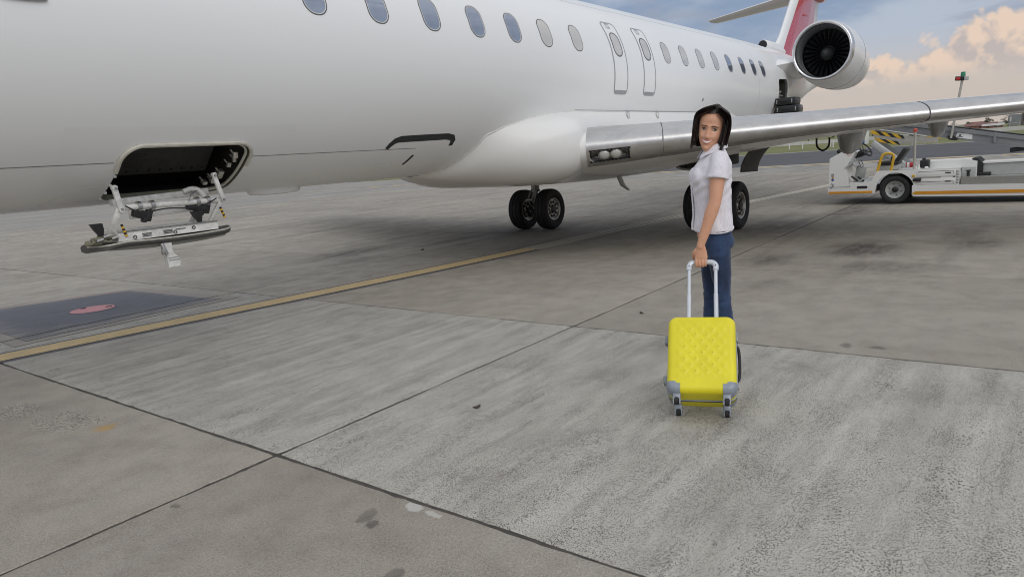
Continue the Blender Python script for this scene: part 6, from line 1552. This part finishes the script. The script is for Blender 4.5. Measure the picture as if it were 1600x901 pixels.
# jeans
jn = MB()
rings_tube(jn, [((-.002, 0, 1.0), .105, .150, None, 2.2), ((-.006, 0, .95), .110, .158, None, 2.2), ((-.012, 0, .90), .112, .162, None, 2.2), ((-.014, 0, .86), .100, .156, None, 2.2), ((-.01, 0, .83), .07, .14)], 36)
for s in (-1, 1): jn.ball((-.056, s * .072, .905), .070, 16, sc=(.95, 1, 1))
for H_, K_, A_ in ((HPL, KNL, ANL), (HPR, KNR, ANR)):
    limb(jn, refine([(H_ + Vector((0, 0, .03)), .080), (H_ - Vector((0, 0, .05)), .0805), (H_.lerp(K_, .45), .067), (H_.lerp(K_, .8), .0515), (K_, .0475), (K_.lerp(A_, .3), .0480), (K_.lerp(A_, .7), .047), (K_.lerp(A_, .95), .042)]), 28)
def jwr(co, n):
    z = co.z; k = max(0, 1 - abs(z - .50) / .16) + .5 * max(0, 1 - abs(z - .82) / .10) + .8 * max(0, 1 - abs(z - .18) / .12)
    return .0075 * k * noise.noise(Vector((co.x * 11 + z * 6, co.y * 11 - z * 5, z * 34 + co.x * 12))) + .0050 * k * math.sin(z * 95 + 9 * noise.noise(Vector((co.x * 9, co.y * 9, z * 7))) + co.x * 40 + co.y * 15) * max(0, noise.noise(co * 8)) + .0035 * noise.noise(co * 20)
jeans = solid('jeans', jn, 'blue_denim', woman, .0045, 8, .6, jwr)
for A_ in (ANL, ANR):
    m = MB(); rg = []
    for x, w, h in ((-.062, .020, .05), (-.05, .032, .085), (-.02, .037, .098), (.03, .039, .080), (.08, .043, .058), (.125, .042, .046), (.155, .032, .036), (.168, .014, .024)):
        rg.append([Vector((A_.x + x, A_.y + w * math.cos(a), .018 + max(0, h * (.5 + .5 * math.sin(a)) - .0))) for a in [2 * math.pi * k / 18 for k in range(18)]])
    m.loft(rg); so = wobj('shoe', m, 'shoe_canvas', woman)
    m = MB(); m.loft([[Vector((A_.x + x, A_.y + s_ * w, z)) for s_, z in ((-1, .002), (1, .002), (1, .024), (-1, .024))] for x, w in ((-.066, .018), (-.052, .034), (-.02, .039), (.08, .046), (.13, .044), (.160, .032), (.174, .012))]); wobj('sole', m, 'shoe_sole', so)
# ------------------------------------------------------------------ beyond the taxiway
simple('bark', (0.075, 0.06, 0.045), .9, var=.25, vscale=4, bump=.6, bscale=20)
def leafmat(name, a, b_):
    m, t, b = new_mat(name)
    oc = t.node('ShaderNodeTexCoord').outputs['Object']
    t.put(b.inputs['Base Color'], t.mix(t.mapr(t.noise(oc, .9, 4, .65), .35, .65), a, b_)); b.inputs['Roughness'].default_value = .75
leafmat('dark_foliage', (0.035, 0.045, 0.028), (0.085, 0.095, 0.050)); leafmat('olive_foliage', (0.055, 0.065, 0.032), (0.12, 0.12, 0.060))
simple('field_ground', (0.14, 0.14, 0.085), .95, var=.3, vscale=.02)
m = MB(); m.grid([[(x, y, z) for y in (-3000, -1000, -300, -100, 0, 100, 300, 1000, 3000)] for x, z in ((899, -.02), (960, -2), (1100, -7.9), (3500, -8))]); tag(m.build('far_field', 'field_ground', smooth=0), kind='structure')
def make_tree(name, seed, h, rad, mat, label, cat='tree'):
    rng = random.Random(seed)
    t = thing(name, label, cat, (0, 0, 0), 'dark trees beyond the airfield')
    m = MB(); m.tube([(0, 0, -.4), (.1, 0, h * .3), (.05, .1, h * .62), (.1, .05, h * .88)], [h * .035, h * .028, h * .018, h * .006], 8)
    cl = []
    for k in range(9):
        a = rng.uniform(0, 6.283); e = rng.uniform(.35, .95); r = rad * rng.uniform(.35, .85) * (1.15 - .5 * abs(e - .55)); c = Vector((math.cos(a) * r, math.sin(a) * r, h * e)); cl.append((c, rad * rng.uniform(.28, .50)))
        m.tube([(0, 0, h * rng.uniform(.25, .5)), c * .5 + Vector((0, 0, h * .18)), c], [h * .014, h * .009, h * .003], 5)
    m.build('trunk', 'bark', t)
    f = MB()
    for c, r in cl:
        for q in range(60):
            d = Vector((rng.gauss(0, 1), rng.gauss(0, 1), rng.gauss(0, 1))).normalized() * r * rng.uniform(.5, 1.05); d.z *= .75; p = c + d; s = h * rng.uniform(.022, .05)
            u = Vector((rng.gauss(0, 1), rng.gauss(0, 1), rng.gauss(0, .6))).normalized(); w = u.orthogonal().normalized()
            f.add([p + u * s, p + w * s * .6, p - u * s, p - w * s * .6 + Vector((0, 0, s * .3))], [(0, 1, 2), (0, 2, 3)])
    f.build('crown', mat, t, smooth=0, recalc=False)
    return t
def place(src, x, y, z, s, rz, label, used=set()):
    if src.name in used:
        o = src.copy(); COL.objects.link(o)
        for ch in src.children:
            c = ch.copy(); COL.objects.link(c); c.parent = o; c.matrix_parent_inverse = Matrix.Identity(4)
    else: o = src; used.add(src.name)
    o.location = (x, y, z); o.scale = (s, s, s); o.rotation_euler = (0, 0, rz); o['label'] = label
    return o
tA = make_tree('broadleaf_tree', 3, 7.0, 3.6, 'dark_foliage', 'x'); tB = make_tree('broadleaf_tree', 11, 6.0, 3.2, 'olive_foliage', 'x'); tC = make_tree('broadleaf_tree', 23, 5.0, 3.0, 'dark_foliage', 'x')
for t_ in (tA, tB, tC):
    for c in t_.children: c.matrix_parent_inverse = Matrix.Identity(4)
rng = random.Random(5)
# a screen of trees behind the verge, seen under the wing left of the loader
spots = [(178, 33 + 3.9 * k + rng.uniform(-1, 1)) for k in range(9)]
for k, (x, y) in enumerate(spots):
    place((tA, tB, tC)[k % 3], x + rng.uniform(-8, 10), y, 0, rng.uniform(.45, .62), rng.uniform(0, 6), ('leftmost', 'second', 'third', 'fourth', 'fifth', 'sixth', 'seventh', 'eighth', 'ninth')[8 - k] + (' dark tree' if k == 8 else ' dark tree from the left') + ' in the row behind the verge, under the wing')
# clump and single trees round the red roofs at the right edge
for (x, y, s, lab) in ((240, 19.5, .42, 'dark bushy tree left of the red roofs, just above the grey conveyor'), (246, 23.8, .30, 'low dark tree standing apart beside the leaning signal pole'), (243, 26.2, .22, 'smallest dark bush at the left of the leaning signal pole'), (250, 15.2, .40, 'dark tree partly behind the left red roof'), (262, 11.2, .48, 'dark tree between the red roof and the grey block'), (258, 9.8, .42, 'olive tree touching the left wall of the grey block'), (270, 16.8, .50, 'taller ragged tree rising behind the red roofs')):
    place((tA, tC, tB)[int(y) % 3], x, y, 0, s, y, lab)
simple('grey_cladding', (0.23, 0.24, 0.25), .6, var=.1, vscale=.4); simple('brown_cladding', (0.16, 0.145, 0.135), .7, var=.12, vscale=.4)
simple('red_roof', (0.20, 0.105, 0.09), .8, var=.25, vscale=1.2); simple('brick_wall', (0.30, 0.16, 0.13), .85, var=.2, vscale=2); simple('pale_roof', (0.48, 0.46, 0.44), .6, var=.15, vscale=.6)
simple('dark_glazing', (0.03, 0.035, 0.04), .15, coat=.5)
simple('pale_wall', (0.60, 0.59, 0.56), .75, var=.12, vscale=.5)
gb = thing('terminal_block', 'tall grey and brown clad building at the right edge above the conveyor', 'building', (262, 5.0, 0))
m = MB(); m.box((262, 5.6, 2.0), (12, 4.4, 4.0), bevel=.05); m.build('wall', 'brown_cladding', gb, smooth=20)
m = MB(); m.box((258, 9.3, 1.6), (8, 3.0, 3.2), bevel=.05); m.build('annex', 'grey_cladding', gb, smooth=20)
m = MB(); m.box((262, 5.6, 4.07), (12.4, 4.7, .12), bevel=.03); m.build('roof', 'grey_cladding', gb)
for k in range(3):
    m = MB(); m.box((255.97, 4.2 + 1.35 * k, 2.4), (.08, .75, 2.4)); m.build('window', 'dark_glazing', gb, smooth=0)
m = MB(); m.box((253.98, 10.3, 1.9), (.06, .4, 1.4)); m.build('window', 'pale_wall', gb, smooth=0)
def house(loc, w, d, h, rise, label, ridge='y', wall='brick_wall', roof='red_roof'):
    x, y, z = loc; t = thing('house', label, 'house', loc)
    m = MB(); m.box((x, y, h / 2), (d, w, h)); m.build('wall', wall, t, smooth=0)
    m = MB(); m.loft([[(x - d / 2 - .3, yy, h - .02), (x, yy, h + rise), (x + d / 2 + .3, yy, h - .02)] for yy in (y - w / 2 - .3, y + w / 2 + .3)]); m.build('roof', roof, t, smooth=0)
    for k in range(max(2, int(w / 2))):
        m = MB(); m.box((x - d / 2 - .03, y - w / 2 + (k + .5) * w / max(2, int(w / 2)), h * .5), (.08, .55, h * .4)); m.build('window', 'dark_glazing', t, smooth=0)
house((236, 16.2, 0), 7, 4, .75, .75, 'long low red roofed building left of the grey block')
house((222, 12.6, 0), 4.2, 3, .62, .48, 'near brick building with a pale roof edge under the red roofs', roof='pale_roof')
house((252, 18.4, 0), 4, 4, 1.2, .7, 'far red roofed house higher behind the long low one')
cn = thing('canopy', 'thin pale sloping canopy roof on a post in front of the grey block', 'canopy', (210, 8.3, 0))
m = MB(); m.loft([[(209, 11.2, .50), (211, 11.2, .50), (211, 11.2, .60), (209, 11.2, .60)], [(209, 6.6, .95), (211, 6.6, .95), (211, 6.6, 1.06), (209, 6.6, 1.06)]]); m.build('roof', 'pale_roof', cn, smooth=0)
for y, h in ((10.9, .5), (8.6, .75), (6.8, .95)):
    m = MB(); m.tube([(209.3, y, 0), (209.3, y, h)], .06, 8); m.build('post', 'pale_wall', cn)
m = MB(); m.prism([(-60, 0), (-60, .6), (120, .6), (120, 0)], 'x', 134, 134.3); tag(m.build('boundary_wall', 'pale_wall', smooth=0), 'low pale wall running along the far side of the grass verge', 'wall')
hut = thing('hut', 'small white hut with a blue door beyond the grass, above the steering wheel', 'hut', (96, 18.9, 0))
m = MB(); m.box((97, 19.2, 1.2), (2.2, 1.7, 2.4), bevel=.03); m.build('wall', 'sign_white', hut); m = MB(); m.box((97, 19.2, 2.45), (2.5, 2.0, .12), bevel=.03); m.build('roof', 'pale_roof', hut); m = MB(); m.box((95.87, 18.7, .95), (.06, .55, 1.8)); m.build('door', 'decal_blue', hut, smooth=0)
tsg = thing('taxiway_sign', 'low black and yellow taxiway sign standing at the grass edge', 'sign', (75, 9.4, 0))
m = MB(); m.box((75, 10.0, .75), (.25, 1.3, .75), bevel=.02); m.build('black_panel', 'black_paint', tsg); m = MB(); m.box((75, 8.75, .75), (.25, 1.16, .75), bevel=.02); m.build('yellow_panel', 'rail_yellow', tsg)
for y in (10.4, 9.4, 8.4): m = MB(); m.tube([(75, y, 0), (75, y, .4)], .05, 8); m.build('post', 'pole_alloy', tsg)
for k, (x, y) in enumerate(((92, 21.4), (88, 20.2), (93, 26.5), (90, 24.1))):
    m = MB(); m.tube([(x, y, 0), (x, y, .75)], .06, 8); m.build('marker_post', 'sign_white', smooth=40)
    o = bpy.data.objects['marker_post' if k == 0 else 'marker_post.%03d' % k]; tag(o, ('white marker post just left of the small hut', 'white marker post in front of the small hut', 'leftmost white marker post on the grass verge', 'white marker post second from the left on the verge')[k], 'post', 'white marker posts on the verge')
mast = MB(); mast.tube([(300, 18.6, 0), (300, 18.6, 6.2)], .10, 6); tag(mast.build('mast', 'pole_alloy'), 'thin distant mast rising above the red roofs', 'mast')
